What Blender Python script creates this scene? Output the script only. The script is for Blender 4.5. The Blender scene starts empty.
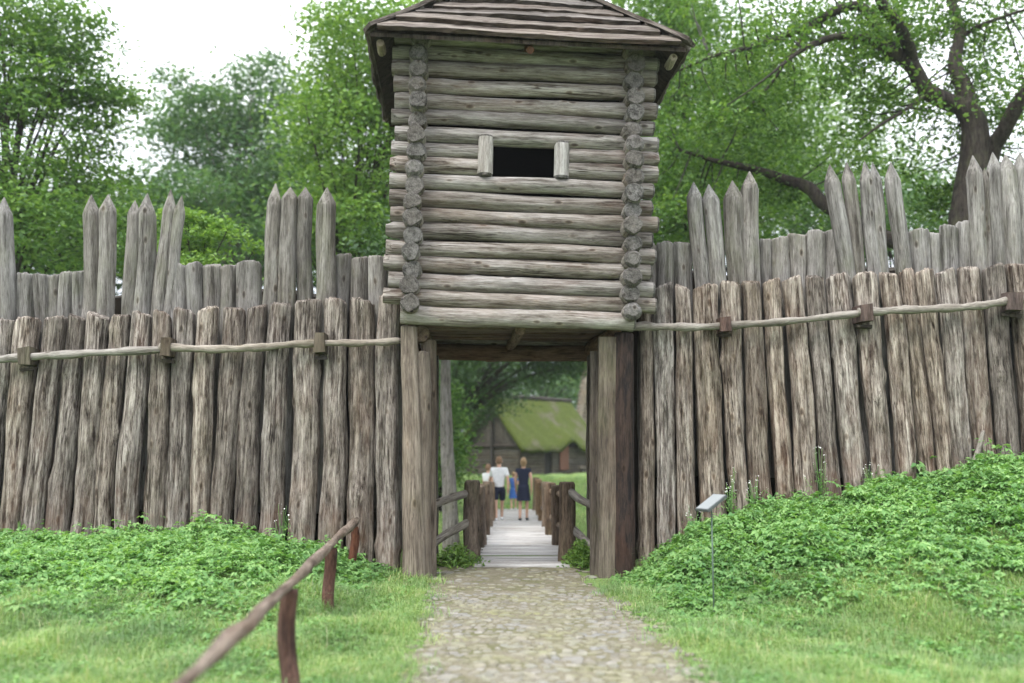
import bpy, math, random
import numpy as np
from mathutils import Vector, Matrix

random.seed(7)
C = bpy.context.scene
COL = C.collection
R = math.radians

# ------------------------------------------------------------------ camera, world, sun, exposure
F_PX, PITCH, EYE = 950.0, R(6.515), 1.65
cam_d = bpy.data.cameras.new('camera')
cam = bpy.data.objects.new('camera', cam_d)
COL.objects.link(cam)
cam.location = (0, 0, EYE)
cam.rotation_euler = (R(90) + PITCH, 0, 0)
cam_d.sensor_width = 36
cam_d.lens = F_PX / 1024 * 36
cam_d.clip_start, cam_d.clip_end = 0.1, 2000
cam_d.dof.use_dof = True
cam_d.dof.focus_distance = 12.7
cam_d.dof.aperture_fstop = 0.65
C.camera = cam

SUN_EL, SUN_ROT = R(55), R(215)
w = bpy.data.worlds.new('World'); C.world = w; w.use_nodes = True
nt = w.node_tree; nt.nodes.clear()
o_ = nt.nodes.new('ShaderNodeOutputWorld'); bg = nt.nodes.new('ShaderNodeBackground')
sky = nt.nodes.new('ShaderNodeTexSky'); sky.sky_type = 'NISHITA'; sky.sun_disc = False
sky.sun_elevation = SUN_EL; sky.sun_rotation = SUN_ROT
tc = nt.nodes.new('ShaderNodeTexCoord')
cn = nt.nodes.new('ShaderNodeTexNoise'); cn.inputs['Scale'].default_value = 2.2; cn.inputs['Detail'].default_value = 5
cr = nt.nodes.new('ShaderNodeValToRGB')
cr.color_ramp.elements[0].position = .3; cr.color_ramp.elements[0].color = (10.5, 11.2, 12.2, 1)
cr.color_ramp.elements[1].position = .7; cr.color_ramp.elements[1].color = (14.5, 14.6, 14.6, 1)
mx = nt.nodes.new('ShaderNodeMix'); mx.data_type = 'RGBA'; mx.inputs['Factor'].default_value = .88
nt.links.new(tc.outputs['Generated'], cn.inputs['Vector']); nt.links.new(cn.outputs['Fac'], cr.inputs['Fac'])
nt.links.new(sky.outputs['Color'], mx.inputs['A']); nt.links.new(cr.outputs['Color'], mx.inputs['B'])
sep = nt.nodes.new('ShaderNodeSeparateXYZ'); nt.links.new(tc.outputs['Generated'], sep.inputs[0])
gr = nt.nodes.new('ShaderNodeValToRGB'); ge = gr.color_ramp.elements       # overcast sky: the zenith about twice as bright as low down
ge[0].position = 0; ge[0].color = (.32, .33, .35, 1); ge[1].position = 1; ge[1].color = (1.7, 1.7, 1.7, 1)
nt.links.new(sep.outputs['Z'], gr.inputs['Fac'])
mg = nt.nodes.new('ShaderNodeMix'); mg.data_type = 'RGBA'; mg.blend_type = 'MULTIPLY'; mg.inputs['Factor'].default_value = 1
nt.links.new(mx.outputs['Result'], mg.inputs['A']); nt.links.new(gr.outputs['Color'], mg.inputs['B'])
nt.links.new(mg.outputs['Result'], bg.inputs['Color']); bg.inputs['Strength'].default_value = .12
nt.links.new(bg.outputs['Background'], o_.inputs['Surface'])

sun_d = bpy.data.lights.new('sun', 'SUN'); sun = bpy.data.objects.new('sun', sun_d); COL.objects.link(sun)
sun_d.energy = 1.4; sun_d.angle = R(14); sun_d.color = (1, .95, .87)
sd = Vector((math.sin(SUN_ROT) * math.cos(SUN_EL), math.cos(SUN_ROT) * math.cos(SUN_EL), math.sin(SUN_EL)))
sun.rotation_euler = sd.to_track_quat('Z', 'Y').to_euler()

C.view_settings.view_transform = 'Standard'; C.view_settings.look = 'None'
C.view_settings.gamma = 1; C.view_settings.exposure = 0.95
C.render.engine = 'CYCLES'
C.cycles.use_denoising = True
C.cycles.max_bounces = 6; C.cycles.diffuse_bounces = 3; C.cycles.transmission_bounces = 3
C.cycles.glossy_bounces = 2; C.cycles.transparent_max_bounces = 4

# ------------------------------------------------------------------ helpers
def P(px, py, Y):
    a = (px - 512) / F_PX; b = -(py - 341.5) / F_PX
    d = Vector((a, math.cos(PITCH) - b * math.sin(PITCH), math.sin(PITCH) + b * math.cos(PITCH)))
    return Vector((0, 0, EYE)) + d * (Y / d.y)

def tag(o, label=None, cat=None, group=None, kind=None):
    if label: o['label'] = label
    if cat: o['category'] = cat
    if group: o['group'] = group
    if kind: o['kind'] = kind
    return o

ROOTM = {}
def thing(name, label, cat, loc=(0, 0, 0), rotz=0, group=None):
    o = bpy.data.objects.new(name, None); COL.objects.link(o)
    o.empty_display_size = .2
    o.location = loc; o.rotation_euler = (0, 0, rotz)
    ROOTM[o.name] = Matrix.Translation(loc) @ Matrix.Rotation(rotz, 4, 'Z')
    return tag(o, label, cat, group)

def link(name, me, mat, parent=None, M=None):
    o = bpy.data.objects.new(name, me); COL.objects.link(o)
    if mat is not None:
        if me.materials: me.materials[0] = mat
        else: me.materials.append(mat)
    M = M or Matrix.Identity(4)
    o.matrix_basis = M
    ROOTM[o.name] = M.copy()
    if parent is not None:
        o.parent = parent
        # sub-parts: the parent's full world matrix is tracked in ROOTM
        o.matrix_parent_inverse = ROOTM[parent.name].inverted()
    return o

def np_mesh(name, verts, polys, smooth=True):
    """verts (n,3); polys = list of int arrays (m,k)."""
    me = bpy.data.meshes.new(name)
    verts = np.asarray(verts, np.float32)
    me.vertices.add(len(verts)); me.vertices.foreach_set('co', verts.ravel())
    idx = np.concatenate([np.asarray(p, np.int32).ravel() for p in polys])
    tot = np.concatenate([np.full(len(p), np.asarray(p).shape[1], np.int32) for p in polys])
    st = np.concatenate([[0], np.cumsum(tot)[:-1]]).astype(np.int32)
    me.loops.add(len(idx)); me.loops.foreach_set('vertex_index', idx)
    me.polygons.add(len(tot)); me.polygons.foreach_set('loop_start', st)
    try: me.polygons.foreach_set('loop_total', tot)
    except Exception: pass
    me.polygons.foreach_set('use_smooth', np.full(len(tot), bool(smooth)))
    me.update(calc_edges=True)
    return me

class MB:
    def __init__(s): s.v = []; s.q = []; s.n = 0; s.t = []; s.ng = []
    def add(s, V, faces):
        V = [tuple(v) for v in V]; s.v += V
        for f in faces: s.ng.append(tuple(i + s.n for i in f))
        s.n += len(V)
    def box(s, c, d, M=None, jit=0):
        V = []
        for z in (-.5, .5):
            for x, y in ((-.5, -.5), (.5, -.5), (.5, .5), (-.5, .5)):
                v = Vector((x * d[0], y * d[1], z * d[2]))
                if jit: v += Vector([random.uniform(-jit, jit) for _ in range(3)])
                v = (M @ v if M else v) + Vector(c); V.append(v)
        s.add(V, [(3, 2, 1, 0), (4, 5, 6, 7), (0, 1, 5, 4), (1, 2, 6, 5), (2, 3, 7, 6), (3, 0, 4, 7)])
    def tube(s, pts, rad, seg=8, cap=True, wob=0):
        pts = [Vector(p) for p in pts]; n = len(pts)
        if not hasattr(rad, '__len__'): rad = [rad] * n
        up = Vector((.13, .21, 1)).normalized(); V = []; prev = None
        for i, p in enumerate(pts):
            t = (pts[min(i + 1, n - 1)] - pts[max(i - 1, 0)]).normalized()
            a = t.cross(prev if prev is not None else (up if abs(t.dot(up)) < .95 else Vector((1, 0, 0))))
            a.normalize(); b = a.cross(t).normalized(); prev = b
            # keep frame stable
            for k in range(seg):
                an = 2 * math.pi * k / seg
                rr = rad[i] * (1 + wob * random.uniform(-1, 1))
                V.append(p + a * math.cos(an) * rr + b * math.sin(an) * rr)
            prev = b
        Fc = []
        for i in range(n - 1):
            for k in range(seg):
                k2 = (k + 1) % seg
                Fc.append((i * seg + k, i * seg + k2, (i + 1) * seg + k2, (i + 1) * seg + k))
        if cap:
            Fc.append(tuple(range(seg))[::-1]); Fc.append(tuple((n - 1) * seg + k for k in range(seg)))
        s.add(V, Fc)
    def mesh(s, name, smooth=False):
        me = bpy.data.meshes.new(name); me.from_pydata(s.v, [], s.ng)
        me.polygons.foreach_set('use_smooth', np.full(len(me.polygons), smooth)); me.update()
        import bmesh
        b = bmesh.new(); b.from_mesh(me); bmesh.ops.recalc_face_normals(b, faces=b.faces); b.to_mesh(me); b.free()
        return me
    def build(s, name, mat, parent=None, smooth=False, M=None):
        return link(name, s.mesh(name, smooth), mat, parent, M)

def curve_pts(ctrl, sub=6):
    """Catmull-Rom through control points"""
    c = [Vector(p) for p in ctrl]; c = [c[0] * 2 - c[1]] + c + [c[-1] * 2 - c[-2]]
    out = []
    for i in range(1, len(c) - 2):
        for k in range(sub):
            t = k / sub
            out.append(.5 * ((2 * c[i]) + (c[i + 1] - c[i - 1]) * t + (2 * c[i - 1] - 5 * c[i] + 4 * c[i + 1] - c[i + 2]) * t * t
                             + (-c[i - 1] + 3 * c[i] - 3 * c[i + 1] + c[i + 2]) * t ** 3))
    out.append(c[-2]); return out

# ------------------------------------------------------------------ materials
def new_mat(name):
    m = bpy.data.materials.new(name); m.use_nodes = True
    n = m.node_tree; n.nodes.clear()
    out = n.nodes.new('ShaderNodeOutputMaterial'); b = n.nodes.new('ShaderNodeBsdfPrincipled')
    n.links.new(b.outputs['BSDF'], out.inputs['Surface'])
    b.inputs['Specular IOR Level'].default_value = .25
    return m, n, b, out

def N(n, t, **kw):
    x = n.nodes.new(t)
    for k, v in kw.items():
        if hasattr(x, k) and k not in x.inputs: setattr(x, k, v)
        else: x.inputs[k].default_value = v
    return x

def ramp(n, src, stops):
    r = n.nodes.new('ShaderNodeValToRGB'); e = r.color_ramp.elements
    while len(e) < len(stops): e.new(.5)
    for i, (p, c) in enumerate(stops):
        e[i].position = p; e[i].color = (*c, 1) if len(c) == 3 else c
    n.links.new(src, r.inputs['Fac']); return r.outputs['Color']

def mixc(n, fac, a, b, mode='MIX'):
    m = n.nodes.new('ShaderNodeMix'); m.data_type = 'RGBA'; m.blend_type = mode
    for s, v in ((m.inputs['Factor'], fac), (m.inputs['A'], a), (m.inputs['B'], b)):
        if hasattr(v, 'is_linked'): n.links.new(v, s)
        elif isinstance(v, (int, float)): s.default_value = v
        else: s.default_value = (*v, 1)
    return m.outputs['Result']

def noise(n, vec, scale, detail=5, rough=.6, mscale=None, dist=0):
    if mscale:
        mp = n.nodes.new('ShaderNodeMapping'); mp.inputs['Scale'].default_value = mscale
        n.links.new(vec, mp.inputs['Vector']); vec = mp.outputs['Vector']
    t = N(n, 'ShaderNodeTexNoise', Scale=scale, Detail=detail, Roughness=rough, Distortion=dist)
    n.links.new(vec, t.inputs['Vector']); return t.outputs['Fac']

def obj_vec(n, rnd=True):
    t = n.nodes.new('ShaderNodeTexCoord'); v = t.outputs['Object']
    oi = n.nodes.new('ShaderNodeObjectInfo')
    if rnd:
        mu = N(n, 'ShaderNodeMath', operation='MULTIPLY'); mu.inputs[1].default_value = 73.0
        n.links.new(oi.outputs['Random'], mu.inputs[0])
        ad = N(n, 'ShaderNodeVectorMath', operation='ADD')
        n.links.new(v, ad.inputs[0]); n.links.new(mu.outputs[0], ad.inputs[1]); v = ad.outputs[0]
    return v, oi.outputs['Random'], t.outputs['Object']

def wood(name, light, mid, dark, crack=.5, streak=(15, 15, 1.3), fine=(70, 70, 7), bump=.6, green=0., red=0., var=.35, rough=.9, redh=None, peel=.5, pz=3.2, crack2=.0):
    """weathered round wood: grain runs along local Z"""
    m, n, b, out = new_mat(name)
    v, rnd, raw = obj_vec(n)
    s1 = noise(n, v, 1, 8, .7, streak, .0)
    s2 = noise(n, v, 1, 4, .75, fine, .0)
    s3 = noise(n, v, 1.7, 5, .65, (1, 1, .4))
    s4 = noise(n, v, 1, 6, .68, (14, 14, pz), .1)       # peeled flakes
    col = ramp(n, s1, [(.38, dark), (.49, mid), (.61, light)])
    col = mixc(n, peel, col, ramp(n, s4, [(.39, dark), (.46, mid), (.54, light), (.66, tuple(c * 1.2 for c in light))]))
    col = mixc(n, .75, col, ramp(n, s2, [(.33, (.36, .33, .31)), (.5, (.95, .95, .95)), (.7, (1.35, 1.35, 1.35))]), 'MULTIPLY')
    col = mixc(n, 1, col, ramp(n, s3, [(.3, (.68, .64, .60)), (.7, (1.16, 1.16, 1.18))]), 'MULTIPLY')
    ck = noise(n, v, 1, 4, .55, (13, 13, .45), .15)        # long drying cracks
    cc = ramp(n, ck, [(.475, (1, 1, 1)), (.494, (.14, .11, .09)), (.506, (.14, .11, .09)), (.525, (1, 1, 1))])
    ckm = ramp(n, noise(n, v, 1, 3, .5, (3, 3, .9)), [(.45, (0, 0, 0)), (.6, (crack,) * 3)])
    col = mixc(n, ckm, col, mixc(n, 1, col, cc, 'MULTIPLY'))
    # dark knots, sparse
    vo = n.nodes.new('ShaderNodeTexVoronoi'); vo.inputs['Scale'].default_value = 1
    mpv = n.nodes.new('ShaderNodeMapping'); mpv.inputs['Scale'].default_value = (5.5, 5.5, 2.6)
    n.links.new(v, mpv.inputs['Vector']); n.links.new(mpv.outputs['Vector'], vo.inputs['Vector'])
    kn = ramp(n, vo.outputs['Distance'], [(.05, (.12, .09, .07)), (.11, (.5, .42, .36)), (.16, (1.15, 1.12, 1.08)), (.24, (1, 1, 1))])
    col = mixc(n, .8, col, kn, 'MULTIPLY')
    # each log weathered to its own grey
    fr = N(n, 'ShaderNodeMath', operation='MULTIPLY'); fr.inputs[1].default_value = 7.31; n.links.new(rnd, fr.inputs[0])
    f2 = N(n, 'ShaderNodeMath', operation='FRACT'); n.links.new(fr.outputs[0], f2.inputs[0])
    mr = n.nodes.new('ShaderNodeMapRange'); mr.inputs['To Min'].default_value = .68; mr.inputs['To Max'].default_value = 1.15; n.links.new(f2.outputs[0], mr.inputs['Value'])
    hs = n.nodes.new('ShaderNodeHueSaturation'); n.links.new(mr.outputs[0], hs.inputs['Saturation']); n.links.new(col, hs.inputs['Color']); col = hs.outputs['Color']
    if crack2:
        ck2 = noise(n, v, 1, 5, .6, (22, 22, .8), .1)
        c2_ = ramp(n, ck2, [(.485, (1, 1, 1)), (.497, (.2, .16, .13)), (.503, (.2, .16, .13)), (.518, (1, 1, 1))])
        col = mixc(n, crack2 * .85, col, c2_, 'MULTIPLY')
    if green:
        g = noise(n, v, 3.1, 5, .65, (1, 1, .5))
        gf = ramp(n, g, [(.5, (0, 0, 0)), (.72, (green,) * 3)])
        col = mixc(n, gf, col, (.13, .15, .06))
    if red:
        g = noise(n, v, 1.6, 5, .65, (1.5, 1.5, .6))
        gf = ramp(n, g, [(.52, (0, 0, 0)), (.75, (red,) * 3)])
        col = mixc(n, gf, col, (.20, .085, .045))
    if redh:      # rusty foot of the log
        sp = n.nodes.new('ShaderNodeSeparateXYZ'); n.links.new(raw, sp.inputs[0])
        g = noise(n, v, 2, 4, .6, (1.5, 1.5, 1))
        a = N(n, 'ShaderNodeMath', operation='MULTIPLY_ADD'); a.inputs[1].default_value = -1.1; a.inputs[2].default_value = 1.45
        n.links.new(sp.outputs['Z'], a.inputs[0])
        mu = N(n, 'ShaderNodeMath', operation='MULTIPLY', use_clamp=True); n.links.new(a.outputs[0], mu.inputs[0]); n.links.new(ramp(n, g, [(.45, (0, 0, 0)), (.7, (redh,) * 3)]), mu.inputs[1])
        col = mixc(n, mu.outputs[0], col, (.21, .11, .07))
    vr = ramp(n, rnd, [(0, (1 - var, 1 - var * 1.06, 1 - var * 1.12)), (.5, (1, 1, 1)), (1, (1 + var * .7, 1 + var * .68, 1 + var * .64))])
    col = mixc(n, 1, col, vr, 'MULTIPLY')
    n.links.new(col, b.inputs['Base Color']); b.inputs['Roughness'].default_value = rough
    add = N(n, 'ShaderNodeMath', operation='MULTIPLY_ADD'); add.inputs[1].default_value = .5
    n.links.new(s2, add.inputs[0]); n.links.new(s1, add.inputs[2])
    ad2 = N(n, 'ShaderNodeMath', operation='MULTIPLY_ADD'); ad2.inputs[1].default_value = peel
    n.links.new(s4, ad2.inputs[0]); n.links.new(add.outputs[0], ad2.inputs[2])
    mul = N(n, 'ShaderNodeMath', operation='MULTIPLY_ADD'); mul.inputs[1].default_value = .35 * crack
    bwn = n.nodes.new('ShaderNodeRGBToBW'); n.links.new(cc, bwn.inputs[0])
    n.links.new(bwn.outputs[0], mul.inputs[0]); n.links.new(ad2.outputs[0], mul.inputs[2])
    bp = N(n, 'ShaderNodeBump', Strength=bump, Distance=.05)
    n.links.new(mul.outputs[0], bp.inputs['Height']); n.links.new(bp.outputs['Normal'], b.inputs['Normal'])
    return m

M = {}
M['bark'] = wood('stripped_log', (.54, .49, .43), (.245, .207, .173), (.034, .023, .018), .9, bump=1., green=.10, red=.22, redh=.6, var=.33, peel=.36, crack2=1)
M['stake'] = wood('weathered_stake', (.30, .287, .268), (.20, .19, .175), (.075, .068, .06), .6, (11, 11, .8), (80, 80, 6), .6, green=.28, var=.2, peel=.25)
M['hewn'] = wood('fresh_hewn', (.42, .405, .385), (.37, .35, .325), (.24, .22, .20), .3, bump=.3, var=.1, peel=.2)
M['tower'] = wood('tower_log', (.365, .345, .325), (.25, .226, .202), (.075, .058, .046), .9, (11, 11, .8), (65, 65, 4), .45, green=.06, red=.2, var=.18, peel=.3)
M['board'] = wood('grey_board', (.26, .222, .178), (.185, .153, .12), (.085, .066, .052), .6, (11, 11, .7), (80, 80, 4), .45, green=.1, red=.12, var=.2, peel=.3)
M['darkpost'] = wood('tarred_post', (.055, .036, .028), (.022, .016, .014), (.009, .008, .009), .4, (9, 9, .8), (60, 60, 4), .5, red=.2, var=.05)
M['endgrain'] = wood('end_grain', (.185, .175, .165), (.125, .118, .11), (.05, .046, .042), .8, (16, 16, 6), (60, 60, 12), .6, var=.25)
M['slabedge'] = wood('slab_bark_shade_edge', (.10, .08, .066), (.06, .046, .038), (.02, .016, .013), .3, red=.2, var=.2)  # bark edge darkened so it draws the shade lines between roof courses
M['jamb'] = wood('brown_jamb', (.17, .138, .10), (.112, .088, .062), (.05, .038, .03), .6, (11, 11, .7), (80, 80, 4), .45, green=.2, red=.1, var=.15, peel=.3)
M['slab'] = wood('roof_slab', (.30, .272, .245), (.16, .138, .12), (.036, .028, .024), .8, (14, 14, .7), (50, 50, 3), 1., green=  .08, red=.10, var=.42, peel=.6, pz=1.3)
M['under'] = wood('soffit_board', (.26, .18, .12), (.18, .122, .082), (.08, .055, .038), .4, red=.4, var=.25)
M['rail'] = wood('peeled_pole', (.35, .32, .28), (.255, .23, .195), (.12, .10, .08), .4, (11, 11, 1), (80, 80, 5), .35, green=.12, var=.1, peel=.3)
M['redrail'] = wood('red_brown_post', (.17, .08, .055), (.10, .042, .028), (.04, .02, .015), .6, red=.5, bump=.8, var=.15)
M['oldrail'] = wood('old_handrail', (.27, .225, .185), (.155, .118, .092), (.055, .036, .028), .5, red=.25, green=.1, var=.05)
M['brpost'] = wood('bridge_post', (.26, .185, .12), (.165, .112, .072), (.06, .042, .028), .5, green=.25, var=.25)
M['deck'] = wood('bleached_plank', (.56, .55, .54), (.47, .46, .45), (.31, .30, .29), .3, (8, 8, .5), (60, 60, 1), .25, var=.12, peel=.2)
M['block'] = wood('dark_block', (.14, .09, .072), (.09, .056, .046), (.04, .026, .022), .3, var=.2)
M['house'] = wood('cottage_log', (.135, .12, .097), (.092, .08, .063), (.04, .033, .025), .4, var=.15)
M['housedark'] = wood('cottage_dark', (.07, .06, .05), (.05, .041, .034), (.02, .017, .014), .3, var=.1)
M['pale'] = wood('pale_log', (.34, .29, .225), (.275, .23, .175), (.16, .13, .095), .3, var=.1)

def plain(name, col, rough=.8, metal=0, nz=.12, scale=20, spec=.3):
    m, n, b, out = new_mat(name)
    v, rnd, raw = obj_vec(n)
    f = noise(n, v, scale, 4)
    c = mixc(n, 1, col, ramp(n, f, [(.3, (1 - nz,) * 3), (.7, (1 + nz,) * 3)]), 'MULTIPLY')
    n.links.new(c, b.inputs['Base Color']); b.inputs['Roughness'].default_value = rough; b.inputs['Metallic'].default_value = metal
    b.inputs['Specular IOR Level'].default_value = spec
    bp = N(n, 'ShaderNodeBump', Strength=.15, Distance=.01); n.links.new(f, bp.inputs['Height']); n.links.new(bp.outputs['Normal'], b.inputs['Normal'])
    return m
M['skin'] = plain('skin', (.56, .34, .25), .6)
M['white'] = plain('white_cotton', (.72, .72, .74), .9)
M['navy'] = plain('navy_cloth', (.018, .022, .045), .9)
M['blue'] = plain('blue_cloth', (.045, .12, .36), .9)
M['hair'] = plain('blond_hair', (.30, .20, .11), .7, nz=.35, scale=60)
M['hair2'] = plain('brown_hair', (.20, .12, .07), .7, nz=.35, scale=60)
M['black'] = plain('black_leather', (.02, .02, .022), .5)
M['metal'] = plain('galvanised_steel', (.10, .14, .11), .6, .2)
M['frame'] = plain('dark_frame', (.09, .10, .10), .5, .3)
M['panel'] = plain('white_panel', (.25, .265, .27), .35, nz=.05, spec=.5)
M['dark'] = plain('inner_shade_and_door', (.02, .018, .016), .95)  # near-black stands in for shade inside the tower; the cottage door uses it too
M['rust'] = plain('rust_board', (.13, .06, .04), .9, nz=.3)

def leafm(name, stops, trans=.35, clump=None, rough=.55, cl_scale=.35):
    m, n, b, out = new_mat(name)
    g = n.nodes.new('ShaderNodeNewGeometry')
    col = ramp(n, g.outputs['Random Per Island'], stops)
    t = n.nodes.new('ShaderNodeTexCoord')
    f = noise(n, t.outputs['Object'], cl_scale, 3, .6)
    lo, hi = clump or ((.62, .68, .62), (1.32, 1.26, 1.15))
    col = mixc(n, 1, col, ramp(n, f, [(.32, lo), (.68, hi)]), 'MULTIPLY')
    n.links.new(col, b.inputs['Base Color']); b.inputs['Roughness'].default_value = rough
    b.inputs['Specular IOR Level'].default_value = .3
    tr = n.nodes.new('ShaderNodeBsdfTranslucent')
    c2 = mixc(n, 1, col, (1.25, 1.3, .6), 'MULTIPLY'); n.links.new(c2, tr.inputs['Color'])
    ms = n.nodes.new('ShaderNodeMixShader'); ms.inputs[0].default_value = trans
    n.links.new(b.outputs['BSDF'], ms.inputs[1]); n.links.new(tr.outputs['BSDF'], ms.inputs[2]); n.links.new(ms.outputs[0], out.inputs['Surface'])
    return m
M['leaf'] = leafm('leaf_green', [(0, (.06, .13, .038)), (.5, (.11, .21, .058)), (1, (.19, .30, .088))], .36)
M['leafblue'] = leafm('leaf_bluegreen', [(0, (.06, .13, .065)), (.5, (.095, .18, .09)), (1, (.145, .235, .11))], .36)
M['leafdark'] = leafm('leaf_dark', [(0, (.026, .06, .023)), (.5, (.045, .095, .034)), (1, (.08, .145, .045))], .3)
M['leafoak'] = leafm('leaf_oak', [(0, (.045, .105, .022)), (.5, (.085, .175, .036)), (1, (.17, .275, .06))], .36, cl_scale=.5)
M['leafbright'] = leafm('leaf_bright', [(0, (.085, .17, .045)), (.5, (.135, .245, .062)), (1, (.215, .33, .09))], .38)
M['cover'] = leafm('ground_elder', [(0, (.105, .235, .08)), (.5, (.185, .345, .118)), (1, (.285, .445, .175))], .38, ((.74, .80, .76), (1.2, 1.16, 1.1)), cl_scale=.6)
M['grass'] = leafm('grass_blade', [(0, (.14, .25, .095)), (.4, (.21, .33, .125)), (.75, (.28, .40, .17)), (.9, (.37, .45, .23)), (1, (.46, .42, .28))], .38, ((.70, .78, .82), (1.25, 1.16, 1.02)), cl_scale=1.1)
M['petal'] = plain('white_petal', (.8, .8, .76), .8)
M['trunk'] = wood('tree_bark', (.062, .053, .043), (.038, .032, .027), (.016, .013, .011), .5, (5, 5, 1.2), (16, 16, 3), 1., green=.25, var=.1)
M['greytrunk'] = wood('grey_bark', (.23, .22, .20), (.17, .16, .145), (.09, .085, .075), .3, (5, 5, 1), (16, 16, 3), .7, green=.3, var=.1)

def soil():
    m, n, b, out = new_mat('meadow_soil')
    t = n.nodes.new('ShaderNodeTexCoord'); v = t.outputs['Object']
    a = noise(n, v, .9, 6, .65); f = noise(n, v, 14, 5, .7)
    col = ramp(n, a, [(.36, (.12, .19, .06)), (.55, (.145, .215, .07)), (.68, (.19, .19, .095))])
    col = mixc(n, 1, col, ramp(n, f, [(.3, (.55, .52, .5)), (.7, (1.3, 1.3, 1.2))]), 'MULTIPLY')
    n.links.new(col, b.inputs['Base Color']); b.inputs['Roughness'].default_value = 1
    bp = N(n, 'ShaderNodeBump', Strength=.6, Distance=.04); n.links.new(f, bp.inputs['Height']); n.links.new(bp.outputs['Normal'], b.inputs['Normal'])
    return m
M['soil'] = soil()
def pathbed():
    m, n, b, out = new_mat('path_bed')
    t = n.nodes.new('ShaderNodeTexCoord'); v = t.outputs['Object']
    a = noise(n, v, 2.2, 6, .65); f = noise(n, v, 40, 4, .7)
    col = ramp(n, a, [(.35, (.12, .118, .058)), (.52, (.165, .148, .102)), (.7, (.205, .185, .145))])
    col = mixc(n, 1, col, ramp(n, f, [(.3, (.6, .6, .6)), (.7, (1.3, 1.3, 1.3))]), 'MULTIPLY')
    n.links.new(col, b.inputs['Base Color']); b.inputs['Roughness'].default_value = 1
    bp = N(n, 'ShaderNodeBump', Strength=.7, Distance=.03); n.links.new(f, bp.inputs['Height']); n.links.new(bp.outputs['Normal'], b.inputs['Normal'])
    return m
M['bed'] = pathbed()
M['earth'] = plain('dark_earth', (.035, .028, .02), 1, nz=.4, scale=6)
def stone():
    m, n, b, out = new_mat('field_stone')
    t = n.nodes.new('ShaderNodeTexCoord'); v = t.outputs['Object']
    g = n.nodes.new('ShaderNodeNewGeometry')
    a = noise(n, v, 1.6, 5, .65); f = noise(n, v, 55, 4, .7); q = noise(n, v, 9, 4, .6)
    col = ramp(n, g.outputs['Random Per Island'], [(0, (.15, .138, .112)), (.4, (.20, .182, .148)), (.7, (.195, .19, .178)), (.92, (.225, .205, .17)), (1, (.255, .24, .22))])
    col = mixc(n, ramp(n, a, [(.42, (0, 0, 0)), (.7, (.62, .62, .62))]), col, (.205, .205, .08))
    col = mixc(n, 1, col, ramp(n, f, [(.3, (.75, .75, .75)), (.7, (1.2, 1.2, 1.2))]), 'MULTIPLY')
    col = mixc(n, 1, col, ramp(n, q, [(.3, (.8, .8, .78)), (.7, (1.15, 1.15, 1.15))]), 'MULTIPLY')
    n.links.new(col, b.inputs['Base Color']); b.inputs['Roughness'].default_value = .9
    bp = N(n, 'ShaderNodeBump', Strength=.5, Distance=.02); n.links.new(f, bp.inputs['Height']); n.links.new(bp.outputs['Normal'], b.inputs['Normal'])
    return m
M['stone'] = stone()
def thatch():
    m, n, b, out = new_mat('mossy_thatch')
    t = n.nodes.new('ShaderNodeTexCoord'); v = t.outputs['Object']
    a = noise(n, v, .55, 6, .65); f = noise(n, v, 9, 5, .7)
    moss = ramp(n, f, [(.3, (.038, .053, .009)), (.55, (.068, .088, .013)), (.75, (.115, .128, .026))])
    straw = ramp(n, f, [(.3, (.07, .062, .04)), (.7, (.15, .135, .095))])
    col = mixc(n, ramp(n, a, [(.36, (0, 0, 0)), (.5, (1, 1, 1))]), straw, moss)
    n.links.new(col, b.inputs['Base Color']); b.inputs['Roughness'].default_value = 1
    bp = N(n, 'ShaderNodeBump', Strength=.8, Distance=.15); n.links.new(f, bp.inputs['Height']); n.links.new(bp.outputs['Normal'], b.inputs['Normal'])
    return m
M['thatch'] = thatch()

# ------------------------------------------------------------------ terrain
WX = np.array([-40, -9, -6.8, -5.5, -3.5, -2.3, -1.75, -1.35, 1.5, 1.75, 2.36, 3.28, 4.35, 5.5, 6.7, 9, 40])
WZ = np.array([.3, .3, .30, .34, .36, .27, .08, 0, 0, .12, .50, .76, .88, 1.12, 1.44, 1.7, 1.9])
def sst(t):
    t = np.clip(t, 0, 1); return t * t * (3 - 2 * t)
def H(x, y):
    x = np.asarray(x, float); y = np.asarray(y, float)
    wz = np.interp(x, WX, WZ)
    ys_ = np.interp(x, [-3, -1.5, 1.5, 4.2], [7.3, 9.2, 9.4, 7.3]); front = sst((y - ys_) / (12.35 - ys_))
    back = 1 - sst((y - 13.8) / 3.0)
    h = wz * np.where(y < 13, front, back)
    # moat under the bridge, then the far meadow rising gently
    moat = sst((y - 15.2) / 3.5) * (1 - sst((y - 27) / 5))
    h = h - 1.25 * moat * (.85 + .15 * np.sin(x * .6))
    far = sst((y - 26) / 6)
    h = h + far * np.interp(y, [26, 33, 66, 120, 400], [-.46, -.46, .0, .6, 2.])
    lump = .035 * np.sin(x * 2.1 + y * 1.3) + .03 * np.sin(x * 3.7 - y * 2.9 + 1) + .02 * np.sin(7 * x + 5 * y)
    off = sst((np.abs(x - .15) - 1.1) / .5)
    return h + lump * off

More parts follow.
